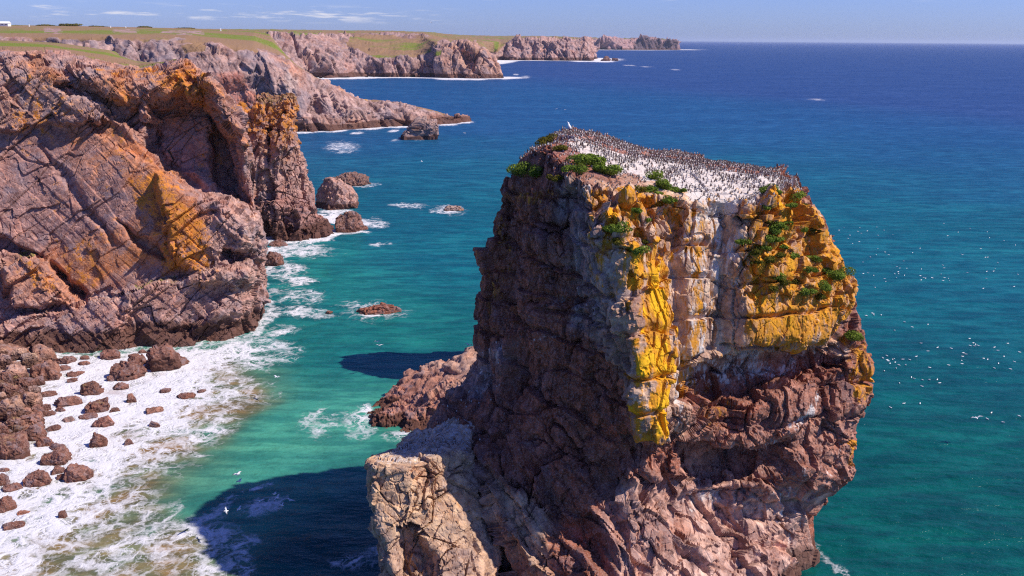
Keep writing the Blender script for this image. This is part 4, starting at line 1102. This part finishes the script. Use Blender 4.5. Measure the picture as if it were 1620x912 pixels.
# rocks standing off the cliffs
RK = 'rocks rising from the sea'
def sea_rock(px, py, w, h, seed, label, **kw):
    return place_stone('sea_rock', px, py, w, h, seed, label, 'sea rock', RK, **kw)
sea_rock(433,411,28,24,4001,'round brown rock in white water against the cliff corner', wet=.2, sub=6)
sea_rock(530,312,64,44,4002,'pale pinkish craggy rock beside the yellow headland', tint=(.46,.30,.25), sub=6, jag=.12, white=.25, zwet=3.0, depth=.7)
sea_rock(552,287,60,17,4003,'low ribbed dark reef behind the pale craggy rock', tint=(.24,.14,.11), sub=6, jag=.2, wet=.2, depth=.5)
sea_rock(552,354,40,31,4004,'squat brown rock with a low skirt ringed by foam', tint=(.25,.135,.105), sub=6, jag=.1, zwet=2.0)
sea_rock(572,360,26,10,4005,'low rusty ledge attached beside the squat brown rock', wet=.3)
sea_rock(657,208,66,30,4006,'flat-topped grey rock island off the low spur', tint=(.34,.25,.22), sub=6, jag=.08, zwet=4.0, depth=.6, boxy=.4)
sea_rock(598,491,66,11,4007,'thin red-brown reef breaking the surface in foam', tint=(.26,.10,.06), jag=.2, depth=.5)
sea_rock(520,494,12,5,4008,'tiny rock awash by the cliff foam', wet=.4)
sea_rock(718,330,34,8,4009,'half-drowned pale rock in a ring of foam', tint=(.42,.33,.28), depth=.5, wet=.1)
sea_rock(958,94,18,7,4010,'little dark rock off the distant headland tip', tint=(.2,.11,.09), depth=.7)
sea_rock(972,95,12,4,4011,'lowest rock just beyond the little dark one', tint=(.2,.11,.09), depth=.7)
sea_rock(440,386,30,10,4012,'low reddish rock shelf at the foot of the yellow headland', wet=.2)
sea_rock(318,618,0.1+14,5,4013,'small dark rock in outer surf', wet=.4)
def build_spur():
    E = np.array
    cols = [
      (cpx((578,664,103),(582,656,104)), [at(590,650,105)]),
      (cpx((592,692,97),(590,672,99),(592,654,101)), [at(600,645,104.5)]),
      (cpx((640,692,97),(640,668,99),(632,646,101)), [at(640,632,104.5)]),
      (cpx((690,676,98),(690,640,99.5),(688,622,101)), [at(695,610,104.5)]),
      (cpx((760,670,99),(755,610,100),(748,594,101.5)), [at(750,588,104.5)]),
      ([E([10,98,-2]),E([9,99,6]),E([8,101,8])], [E([8,105,8])]),
      ([E([10,114,-2]),E([9,111,6]),E([8,109,8])], [E([8,105.5,8])]),
      ([E([-6,113,-2]),E([-6,111,3]),E([-6,109,5.4])], [E([-6,105.5,5.6])]),
      ([E([-13,112,-2]),E([-13,110,1]),E([-13,108,2.6])], [E([-13,105,2.8])]),
    ]
    G = loft(cols, 90, [40,60,60,60,40,30,40,40,40], -2, 40, True, 3, 2)
    G = close_cap(G, [at(592,649,104.5), at(642,630,104.5), at(696,609,104.5), at(750,588,104.5), np.array([8., 105, 8])], 25)
    N = grid_normals(G, True); s = 1.0 if (N[:, 40] * (G[:, 40] - G[:, 40].mean(0))).sum() > 0 else -1.0
    G = rock_detail(G, True, 910, s, rot(0, 25, 30), (2.4, 2.0, 2.0), (.9, .9, .8), (.4, .4, .4), (.6, .30, .12), (.4, .2, .07), (.4, .2, .06))
    P = G.reshape(-1, 3); n1 = fbm(P / 1.5, 4, 921)
    t = np.array([.38, .19, .14])[None] * (1 + .4 * n1[:, None]); pale = sstep(2.5, 5, P[:, 2] + n1)[:, None]
    t = t * (1 - pale) + np.array([.50, .34, .27])[None] * pale
    me = mesh_np('rock_spur', P, grid_faces(G.shape[0], G.shape[1], True), MAT_BOULDER, {'tint': np.clip(t, .02, .7), 'lich': np.stack([0 * n1, .2 * pale[:, 0], 0 * n1, 1 - sstep(.3, 1.6, P[:, 2] + n1 * .4)], 1)})
    tag(link('rock_spur', me), 'low rusty rock ridge running into the sea behind the big stack', 'rock ridge', RK)
    # the slimmer companion stack, mostly behind the big one; its shade falls on the cove
    OFF = np.array([-3.4, -4.5, 2.4])
    c = [(E([2,118,-2]),E([3,119,12]),E([4,120,25])),(E([8,113,-2]),E([8,114,12]),E([8,116,24])),(E([15,114,-2]),E([14,115,12]),E([13,117,23])),(E([19,120,-2]),E([17,120,12]),E([15,120,24])),
         (E([16,127,-2]),E([15,126,12]),E([13,124,24])),(E([9,129,-2]),E([9,128,12]),E([8,125,25])),(E([3,125,-2]),E([4,124,12]),E([5,123,26]))]
    G = loft([([w_ + OFF for w_ in q], [E([8.5,120,26]) + OFF]) for q in c], 110, [24] * 7, -2, 24, True, 3, 1)
    N = grid_normals(G, True); s = 1.0 if (N[:, 50] * (G[:, 50] - G[:, 50].mean(0))).sum() > 0 else -1.0
    G = rock_detail(G, True, 960, s, None, (3.5, 3.5, 6), (1.5, 1.5, 2), (.7, .7, .7), (1.2, .5, .15))
    P = G.reshape(-1, 3); n1 = fbm(P / 3, 4, 971); t = np.array([.30, .2, .17])[None] * (1 + .4 * n1[:, None])
    tr = sstep(22, 25, P[:, 2])
    me = mesh_np('sea_stack', P, grid_faces(G.shape[0], G.shape[1], True), MAT_STACK, {'tint': np.clip(t, .02, .7), 'lich': np.stack([.3 * n1 + .3 * sstep(12, 20, P[:, 2]), .6 * tr, 0 * n1, 1 - sstep(1, 4, P[:, 2])], 1)})
    tag(link('sea_stack', me), 'slimmer companion stack hidden behind the big lichened one', 'sea stack')
build_spur()
# ------------------------------------------------------------------ birds, plants, things on the land
def lathe_rings(rings, n=10):
    """rings: (cx, cy, cz, rx, ry) upright or nodding body sections"""
    V = []
    for cx, cy, cz, rx, ry in rings:
        for k in range(n):
            a = 2 * math.pi * k / n
            V.append((cx + rx * math.cos(a), cy + ry * math.sin(a), cz))
    F = []
    for i in range(len(rings) - 1):
        for k in range(n):
            F.append((i * n + k, i * n + (k + 1) % n, (i + 1) * n + (k + 1) % n, (i + 1) * n + k))
    return V, F
def guillemot():
    rings = [(-.02,0,.0,.035,.05),(-.01,0,.05,.07,.08),(.01,0,.13,.085,.095),(.02,0,.22,.08,.09),(.015,0,.29,.055,.06),(.015,0,.34,.04,.042),(.025,0,.385,.045,.042),(.03,0,.42,.03,.028),(.03,0,.435,.004,.004)]
    V, F = lathe_rings(rings)
    b = len(V)
    V += [(.06,-.012,.385),(.06,.012,.385),(.06,0,.405),(.145,0,.392)]; F += [(b, b+1, b+3, b+3), (b+1, b+2, b+3, b+3), (b+2, b, b+3, b+3)]
    b = len(V)
    V += [(-.09,-.03,.07),(-.09,.03,.07),(-.07,0,.11),(-.15,0,.02)]; F += [(b, b+1, b+3, b+3), (b+1, b+2, b+3, b+3), (b+2, b, b+3, b+3)]
    V = np.array(V); F = np.array(F)
    belly = sstep(.0, .035, V[:, 0]) * (V[:, 2] < .32) * (V[:, 2] > .02)
    belly[90:] = 0
    c = np.array([.105,.062,.055])[None] * (1 - belly[:, None]) + np.array([.62,.57,.53])[None] * belly[:, None]
    return V, F, c
def tri_fix(F):
    """quads whose last two corners coincide become triangles"""
    out = []
    for f in F: out += [(f[0], f[1], f[2])] + ([(f[0], f[2], f[3])] if f[3] != f[2] else [])
    return np.array(out)
gV, gF, gC = guillemot(); gF = tri_fix(gF)
bird_me = mesh_np('guillemot', gV, gF, MAT_BIRD, {'tint': gC})
def colony():
    rg = np.random.RandomState(11)
    P = G_STACK.reshape(-1, 3); N = grid_normals(G_STACK, True)
    if N[:, NV_STACK + 30, 2].mean() < 0: N = -N
    N = N.reshape(-1, 3)
    u, v, d = project(P)
    js = np.tile(np.arange(G_STACK.shape[1]), G_STACK.shape[0])
    ok = (js > NV_STACK - 14) & (N[:, 2] > .35)
    # densest along the back of the summit, thinning toward the lichen
    back = np.interp(u, [840,900,1000,1100,1200,1260], [225,198,230,250,264,285])
    dens = np.exp(-np.clip(v - back, 0, None) / 17.0) + .05
    dens *= np.interp(u, [780,840,870,930,1000,1250,1270], [.3,.5,.9,1,1,1,.6])
    dens *= sstep(-.15, .45, fbm(P / 1.8, 3, 77) + .12) + .03
    # area weight (the grid is finer toward the middle)
    a = np.linalg.norm(np.cross(np.roll(G_STACK, -1, 0) - G_STACK, np.gradient(G_STACK, axis=1)), axis=2).ravel()
    wgt = np.where(ok, dens * a, 0); wgt /= wgt.sum()
    idx = rg.choice(len(P), 14000, replace=True, p=wgt)
    pts = []; cell = set()
    for i in idx:
        p = P[i] + np.append(rg.uniform(-.12, .12, 2), 0); key = (round(p[0] / .21), round(p[1] / .21))
        if key in cell: continue
        cell.add(key); pts.append(p)
    pts = np.array(pts[:4800])
    # ledge and buttress birds
    PB = G_BUTT.reshape(-1, 3); jb = np.tile(np.arange(G_BUTT.shape[1]), G_BUTT.shape[0])
    cand = PB[jb > 262]; pts2 = cand[rg.choice(len(cand), 60, replace=False)]
    sl = P[(js < NV_STACK) & (u > 650) & (u < 815) & (v > 540) & (v < 700) & (N[:, 2] > .3)]
    if len(sl): pts2 = np.concatenate([pts2, sl[rg.choice(len(sl), min(120, len(sl)), replace=False)]])
    pts = np.concatenate([pts, pts2])
    d = (pts - CAM) @ _fwd
    back2 = np.interp(project(pts)[0], [840,900,1000,1100,1200,1260], [225,198,230,250,264,285])
    sky = np.abs(project(pts)[1] - back2)
    order = np.argsort(d + rg.uniform(0, 3, len(d)))
    solo, rest = order[:298], order[298:]
    lab = 'dark brown seabird with white belly standing in the summit colony'
    for q in solo:
        o = link('guillemot', bird_me, loc=pts[q] + [0, 0, -.03]); k = rg.uniform(.46, .58); o.scale = (k, k, k); o.rotation_euler = (rg.uniform(-.15, .15), rg.uniform(-.1, .55) if rg.rand() < .8 else 1.0, rg.uniform(0, 6.28))
        tag(o, lab, 'seabird', 'guillemots of the stack colony')
    n = len(rest); ang = rg.uniform(0, 6.28, n); sc = rg.uniform(.50, .64, n)
    ca, sa = np.cos(ang), np.sin(ang)
    X = (gV[None, :, 0] * ca[:, None] - gV[None, :, 1] * sa[:, None]) * sc[:, None]
    Y = (gV[None, :, 0] * sa[:, None] + gV[None, :, 1] * ca[:, None]) * sc[:, None]
    V = np.stack([X, Y, gV[None, :, 2] * sc[:, None] - .03], 2) + pts[rest][:, None]
    F = gF[None] + (np.arange(n) * len(gV))[:, None, None]
    me = mesh_np('guillemot_colony', V.reshape(-1, 3), F.reshape(-1, 3), MAT_BIRD, {'tint': np.tile(gC, (n, 1))})
    o = link('guillemot_colony', me); tag(o, 'dense crowd of dark seabirds packed over the white summit', 'seabird colony', kind='stuff')
colony()

def gull(flying):
    n = 8; V = []; F = []
    rings = [(-.24,.015,.02,0),(-.16,.05,.05,0),(-.05,.085,.08,0),(.07,.08,.08,0),(.14,.05,.055,.03),(.19,.045,.05,.06),(.235,.025,.03,.06),(.29,.004,.006,.05)]
    for x, ry, rz, z in rings:
        for k in range(n):
            a = 2 * math.pi * k / n; V.append((x, ry * math.cos(a), z + rz * math.sin(a)))
    for i in range(len(rings) - 1):
        for k in range(n): F.append((i*n+k, i*n+(k+1) % n, (i+1)*n+(k+1) % n, (i+1)*n+k))
    col = [(.85,.84,.82)] * len(V)
    if flying:
        for s in (-1, 1):
            b = len(V)
            W = [(.09,.05),(-.08,.05),(.13,.32),(-.04,.30),(.02,.66),(-.05,.62)]
            zz = [.05,.05,.16,.16,.10,.10]
            for (x, y), z in zip(W, zz): V.append((x, s * y, z + .012)); col.append((.62,.64,.68) if abs(y) < .6 else (.05,.05,.06))
            for (x, y), z in zip(W, zz): V.append((x, s * y, z - .012)); col.append((.85,.84,.82))
            for q in (0, 2): F += [(b+q, b+q+1, b+q+3, b+q+2), (b+6+q, b+8+q, b+9+q, b+7+q), (b+q, b+q+2, b+8+q, b+6+q), (b+q+1, b+7+q, b+9+q, b+q+3)]
            F.append((b+4, b+5, b+11, b+10))
    return mesh_np('gull', V, np.array(F), MAT_BIRD, {'tint': np.array(col)})
gull_float, gull_fly = gull(False), gull(True)
rg = np.random.RandomState(3)
def put_gull(p, fly, label, group, k=1.0):
    o = link('gull', gull_fly if fly else gull_float, loc=p); o.scale = (k, k, k)
    o.rotation_euler = (rg.uniform(-.3, .3) if fly else 0, 0, rg.uniform(0, 6.28)); tag(o, label, 'gull', group); return o
# seabirds resting on the open water to the right
n_ = 0
CL = [(1330,370,60,14,10),(1370,390,50,30,10),(1450,435,90,14,22),(1390,435,60,20,10),(1560,430,60,50,14),(1420,405,50,12,6),(1375,500,20,8,6),(1430,515,60,8,4),(1530,550,80,16,18),(1420,570,50,10,12),(1400,585,40,14,8),(1570,575,60,20,12),(1480,600,80,14,8),(1600,660,20,30,3),(1560,660,14,6,2),(1440,645,30,20,3),(1490,365,70,20,8),(1600,480,40,40,5),(1395,610,30,10,5)]
for cx, cy, sx_, sy_, k_ in CL:
    for q in range(k_):
        px, py = cx + rg.normal() * sx_ * .55, cy + rg.normal() * sy_ * .55
        if px > 1615 or px < 1300 + max(0, (py - 290)) * .30: continue
        p = sea(px, py); put_gull((p[0], p[1], .08), False, 'tiny white seabird resting on the open teal water beyond the stack', 'seabirds resting on the sea', .85)
for px, py, hz, lab, k_ in [(375,751,6,'white gull flying over the edge of the stack shadow, brightest of its flock',1.1),(378,762,4,'small gull just below the brightest flying gull',.9),
        (434,782,3,'gull at the top of the flock over shaded foam',.8),(411,793,3,'gull hovering left of the bluish foam patch',.8),(439,788,3,'gull right above the bluish foam patch',.8),(460,792,3,'gull apart to the right of the shaded foam',.8),
        (446,800,3,'gull low over the right end of the shaded foam',.8),(378,806,3,'gull over the left tail of the shaded foam',.8),(358,809,3,'leftmost gull of the flock over the shadow',.8),
        (438,597,3,'white gull over green water beside the sandy surf',1.1),(597,541,4,'pair of white gulls, upper one, above the cove shadow',.9),(600,547,4,'pair of white gulls, lower one, above the cove shadow',.9),(741,546,5,'gull close to the shaded edge of the stack',.9),
        (667,256,8,'white gull over blue water between island and stack',1.1),(735,211,8,'gull flying right of the flat-topped rock island',1.5),(880,173,10,'gull over the sea above the summit, first of two',1.3),(894,174,10,'gull over the sea above the summit, second of two',1.2),
        (995,216,8,'gull over the sea just behind the summit ridge',1.0),(682,36,60,'far gull against the sky above the bay',2.2),(1640-95,662,3,'gull low over the teal water right of the stack',1.1)]:
    p = sea(px, py, hz) if py > 90 else at(px, py, 500); put_gull(p, True, lab, 'gulls on the wing', k_)
# two gulls standing at the stack's edges
def top_at(px, py_guess):
    u, v, d = project(G_STACK.reshape(-1, 3)); s_ = np.abs(u - px) < 4
    k_ = np.argmin(np.where(s_, v, 9e9)); return G_STACK.reshape(-1, 3)[k_]
p = top_at(898, 195); o = put_gull(p + [0, 0, .15], False, 'lone pale gull perched on the highest tip of the stack', None, 1.5); o.rotation_euler = (0, -.9, 2.6)

def bush(name, p, r, seed, label, group, mat=MAT_LEAF, flat=.6, n=None, leaf=.10, normal=None):
    """a cushion of small leaves in several uneven lobes"""
    g = np.random.RandomState(seed); n = n or int(260 + 1500 * r * r)
    lobes = [(g.normal(size=3) * [r * .32, r * .28, r * .18], r * g.uniform(.3, .62)) for _ in range(6)]
    V = np.zeros((n, 4, 3)); 
    for q in range(n):
        c, lr = lobes[g.randint(6)]
        d = g.normal(size=3); d /= np.linalg.norm(d)
        pos = c + d * lr * g.uniform(.55, 1.0) ** .6; pos[2] = pos[2] * flat + r * .15
        a = g.normal(size=3); a -= d * (a @ d) * .6; a /= np.linalg.norm(a) + 1e-9; b = np.cross(d + g.normal(size=3) * .5, a); b /= np.linalg.norm(b) + 1e-9
        s = leaf * g.uniform(.6, 1.4)
        V[q] = [pos - a * s * .5, pos + b * s * .38, pos + a * s * .6, pos - b * s * .38]
    o = link(name, mesh_np(name, V.reshape(-1, 3), np.arange(n * 4).reshape(n, 4), mat, None, False), loc=p)
    tag(o, label, 'plant', group); return o
def on_surface(px, py):
    G = G_STACK[:, :, :]; P = G.reshape(-1, 3); u, v, d = project(P)
    k_ = np.argsort((u - px) ** 2 + (v - py) ** 2)[:14]; return P[k_[np.argmin(d[k_])]]
def put_bush(px, py, w, seed, label, group='green plants on the stack', **kw):
    p = on_surface(px, py); r = w / FPX * float((p - CAM) @ _fwd) / 2 * 1.15
    return bush('cliff_plant', p + np.array([.0, -.12, .05]), r, seed, label, group, **kw)
put_bush(930,258,52,1,'biggest bright green leafy cushion below the summit crown', leaf=.13)
put_bush(952,270,44,2,'green cushion leaning against the biggest one', leaf=.13)
put_bush(908,270,36,3,'darker green tuft at the left of the biggest cushion', leaf=.10)
put_bush(826,272,56,4,'dark green mat on the shaded left shoulder of the stack', mat=MAT_LEAF, leaf=.10)
put_bush(845,276,34,5,'dark tuft beside the mat on the shaded shoulder')
put_bush(862,228,40,6,'olive tuft on the knob left of the summit', mat=MAT_LEAF_OLIVE)
put_bush(885,236,24,7,'small olive tuft right of the knob', mat=MAT_LEAF_OLIVE)
put_bush(878,284,30,8,'thin olive tuft at the top of the shaded face', mat=MAT_LEAF_OLIVE)
put_bush(1032,280,30,9,'upright green tuft at the middle of the white rim')
put_bush(1048,296,40,10,'green tuft hanging below the upright one at the rim')
put_bush(1072,302,30,11,'ragged green tuft under the white slope')
put_bush(1060,320,20,12,'small tuft among yellow knobs below the ragged one')
put_bush(1216,306,40,13,'green cushion heading the orange face under the right rim')
put_bush(1255,312,36,14,'green tuft near the right skyline under the rim')
put_bush(1270,330,26,15,'narrow green tuft lower on the right skyline', mat=MAT_LEAF_OLIVE)
put_bush(1322,436,44,16,'large bright green cushion on the right skyline')
put_bush(1300,456,34,17,'green tuft left of the large skyline cushion')
put_bush(1352,536,34,18,'green mat on the lower right shoulder of the stack')
g_ = np.random.RandomState(8)
for q in range(46):
    px, py = (g_.uniform(1165, 1315), g_.uniform(320, 475)) if q < 34 else (g_.uniform(950, 1075), g_.uniform(300, 400))
    if px > 1268 + (py - 300) * .42: continue
    put_bush(px, py, g_.uniform(13, 30), 100 + q, 'small green tuft rooted among orange lichen on the sunlit face', 'small tufts on the sunlit face', mat=MAT_LEAF if q % 3 else MAT_LEAF_OLIVE, leaf=.10)

# buildings and walls far off on the land
def land_at(px, py, Y):
    return at(px, py, Y)
kw_ = NT('white_wall'); MAT_WHITE = kw_.done(kw_.bsdf((.78,.77,.75,1), .8, .2))
kw_ = NT('slate'); MAT_SLATE = kw_.done(kw_.bsdf((.30,.30,.33,1), .7, .3))
kw_ = NT('dark_glass'); MAT_GLASS = kw_.done(kw_.bsdf((.02,.025,.03,1), .1, .5))
def box(name, lo, hi, mat, parent=None):
    x0, y0, z0 = lo; x1, y1, z1 = hi
    V = [(x0,y0,z0),(x1,y0,z0),(x1,y1,z0),(x0,y1,z0),(x0,y0,z1),(x1,y0,z1),(x1,y1,z1),(x0,y1,z1)]
    F = [(0,3,2,1),(4,5,6,7),(0,1,5,4),(1,2,6,5),(2,3,7,6),(3,0,4,7)]
    return link(name, mesh_np(name, V, np.array(F), mat, None, False), parent)
def cottage(px, py, Y, w, d, h, label):
    p = at(px, py, Y); e = bpy.data.objects.new('cottage', None); COL.objects.link(e); e.location = p; tag(e, label, 'cottage')
    box('wall', (-w/2,-d/2,-3), (w/2,d/2,h), MAT_WHITE, e)
    V = [(-w/2-.3,-d/2-.3,h),(w/2+.3,-d/2-.3,h),(w/2+.3,d/2+.3,h),(-w/2-.3,d/2+.3,h),(-w/2-.3,0,h+d*.33),(w/2+.3,0,h+d*.33)]
    link('roof', mesh_np('roof', V + V[:2], np.array([(0,1,5,4),(2,3,4,5),(0,4,3,3),(1,2,5,5)])[:2], MAT_WHITE, None, False), e)
    V2 = [V[0],V[4],V[3],V[1],V[2],V[5]]
    link('gable', mesh_np('gable', V2, np.array([(0,1,2),(3,4,5)]), MAT_WHITE, None, False), e)
    for q in (-.3, .05, .32): box('window', (w*q,-d/2-.08,h*.35), (w*q+w*.09,-d/2+.05,h*.75), MAT_GLASS, e)
    box('door', (-w*.12,-d/2-.08,0), (-w*.04,-d/2+.05,h*.7), MAT_SLATE, e)
cottage(4, 40.8, 900, 13, 5.5, 1.9, 'long white building on the skyline at the far end of the land')
for px, py, Y, lab in [(46,41.5,900,'white post standing right of the long white building'),(175,44,900,'white marker post on the heath before the mauve cliff'),(199,44.8,900,'white marker post, second one along the skyline heath'),(349,47.6,850,'lone white marker post on the skyline above the mauve cliff')]:
    p = at(px, py, Y); bm = bmesh.new()
    bmesh.ops.create_cone(bm, cap_ends=True, segments=10, radius1=.55, radius2=.35, depth=2.4)
    r_ = bmesh.ops.create_icosphere(bm, subdivisions=1, radius=.36, matrix=Matrix.Translation((0,0,1.2)))
    me = bpy.data.meshes.new('marker_post'); bm.to_mesh(me); bm.free(); me.materials.append(MAT_WHITE)
    tag(link('marker_post', me, loc=p), lab, 'marker post', 'white marker posts')

for i_, (px, py, r, Y, lab) in enumerate([(24,41,9,1050,'dark hedge clump just right of the long white building'),(70,42,13,1050,'dark hedge on the skyline past the first white post'),(108,42.5,17,1060,'long low dark hedge on the skyline above the red soil'),(150,43.5,12,1050,'dark hedge on the skyline left of the heath posts'),(228,45,14,1050,'low dark hedge on the skyline beyond the second heath post'),(296,46.5,13,1060,'faint dark hedge on the skyline before the lone post'),(330,47.2,9,1060,'small dark hedge tuft by the lone white post')]):
    p = at(px, py, Y); bush('hedge', p + np.array([0, 0, -1.6]), r, 500 + i_, lab, 'hedges on the skyline', mat=MAT_LEAF_OLIVE, flat=.16, n=1500, leaf=1.2)
# ------------------------------------------------------------------ light and air
SUN_EL, SUN_A = R(48), R(9)
to_sun = Vector((math.cos(SUN_A) * math.cos(SUN_EL), -math.sin(SUN_A) * math.cos(SUN_EL), math.sin(SUN_EL)))
sd = bpy.data.lights.new('sun', 'SUN'); so = bpy.data.objects.new('sun', sd); COL.objects.link(so)
sd.energy = 5.0; sd.angle = R(.53); sd.color = (1.0, .93, .84)
so.rotation_euler = to_sun.to_track_quat('Z', 'Y').to_euler()
so.location = (150, -60, 160)
wd = bpy.data.worlds.new('World'); scene.world = wd; wd.use_nodes = True
nt = wd.node_tree; nt.nodes.clear()
wo = nt.nodes.new('ShaderNodeOutputWorld'); bg = nt.nodes.new('ShaderNodeBackground')
sk = nt.nodes.new('ShaderNodeTexSky'); sk.sky_type = 'NISHITA'; sk.sun_disc = False
sk.sun_elevation = SUN_EL; sk.sun_rotation = math.atan2(to_sun.x, to_sun.y)
sk.air_density = 1.0; sk.dust_density = .3; sk.ozone_density = 2.5; sk.altitude = 0
bg.inputs[1].default_value = .075
# a blue-violet cast of the whole sky, and thin fair-weather clouds low over the land
tc = nt.nodes.new('ShaderNodeTexCoord')
def wn(ty, **kw):
    x = nt.nodes.new(ty)
    for k_, v_ in kw.items(): setattr(x, k_, v_)
    return x
mul = wn('ShaderNodeMix', data_type='RGBA', blend_type='MULTIPLY'); mul.inputs[0].default_value = 1
nt.links.new(sk.outputs[0], mul.inputs[6]); mul.inputs[7].default_value = SKY_CAST = (.60, .78, 1.66, 1)
mp = wn('ShaderNodeMapping'); nt.links.new(tc.outputs['Generated'], mp.inputs[0]); mp.inputs['Scale'].default_value = (22, 22, 230)
nz = wn('ShaderNodeTexNoise'); nt.links.new(mp.outputs[0], nz.inputs['Vector']); nz.inputs['Scale'].default_value = 1.0; nz.inputs['Detail'].default_value = 7; nz.inputs['Roughness'].default_value = .6
sx = wn('ShaderNodeSeparateXYZ'); nt.links.new(tc.outputs['Generated'], sx.inputs[0])
def mr(v, a, b, c, d):
    x = wn('ShaderNodeMapRange', interpolation_type='SMOOTHSTEP'); nt.links.new(v, x.inputs[0])
    for i_, q_ in enumerate((a, b, c, d)): x.inputs[1 + i_].default_value = q_
    return x.outputs[0]
def mm(op, a, b):
    x = wn('ShaderNodeMath', operation=op)
    for i_, q_ in enumerate((a, b)):
        if hasattr(q_, 'links'): nt.links.new(q_, x.inputs[i_])
        else: x.inputs[i_].default_value = q_
    return x.outputs[0]
band = mm('MULTIPLY', mr(sx.outputs[2], .012, .021, 0, 1), mr(sx.outputs[2], .024, .033, 1, 0))
side = mr(sx.outputs[0], -.02, -.16, 0, 1)
cl = mm('MULTIPLY', mr(nz.outputs[0], .50, .68, 0, 1), mm('MULTIPLY', band, side))
hi = mm('MULTIPLY', mr(nz.outputs[0], .55, .8, 0, .35), mr(sx.outputs[2], .03, .045, 0, 1))
cl = mm('MAXIMUM', cl, hi)
cm = wn('ShaderNodeMix', data_type='RGBA'); nt.links.new(mm('MULTIPLY', cl, .75), cm.inputs[0])
nt.links.new(mul.outputs[2], cm.inputs[6]); cm.inputs[7].default_value = (9.5, 9.3, 10.0, 1)
nt.links.new(cm.outputs[2], bg.inputs[0]); nt.links.new(bg.outputs[0], wo.inputs[0])
vs = scene.view_settings
vs.view_transform = 'Standard'; vs.look = 'None'; vs.exposure = 0.3; vs.gamma = 1.0; vs.use_curve_mapping = False
scene.render.engine = 'CYCLES'
scene.cycles.max_bounces = 4; scene.cycles.diffuse_bounces = 2; scene.cycles.glossy_bounces = 2
scene.cycles.use_denoising = False
scene.cycles.filter_width = 1.2

# the sea air: one closed box of thin even haze round everything, the sky outside it
HAZE = 3.0e-5
V_ = [(x, y, z) for z in (-8.0, 130.0) for x, y in ((-75000, -75000), (75000, -75000), (75000, 75000), (-75000, 75000))]
hz = link('haze', mesh_np('haze', V_, np.array([(0,3,2,1),(4,5,6,7),(0,1,5,4),(1,2,6,5),(2,3,7,6),(3,0,4,7)]), None, None, False))
hm = bpy.data.materials.new('sea_air'); hm.use_nodes = True; t_ = hm.node_tree; t_.nodes.clear()
o_ = t_.nodes.new('ShaderNodeOutputMaterial'); v_ = t_.nodes.new('ShaderNodeVolumePrincipled')
v_.inputs['Color'].default_value = (.72, .82, 1, 1); v_.inputs['Density'].default_value = HAZE; v_.inputs['Anisotropy'].default_value = .2
t_.links.new(v_.outputs[0], o_.inputs['Volume']); hz.data.materials.append(hm)
hz['kind'] = 'stuff'; hz['label'] = 'thin sea haze that softens the horizon'; hz['category'] = 'haze'
scene.cycles.volume_bounces = 0
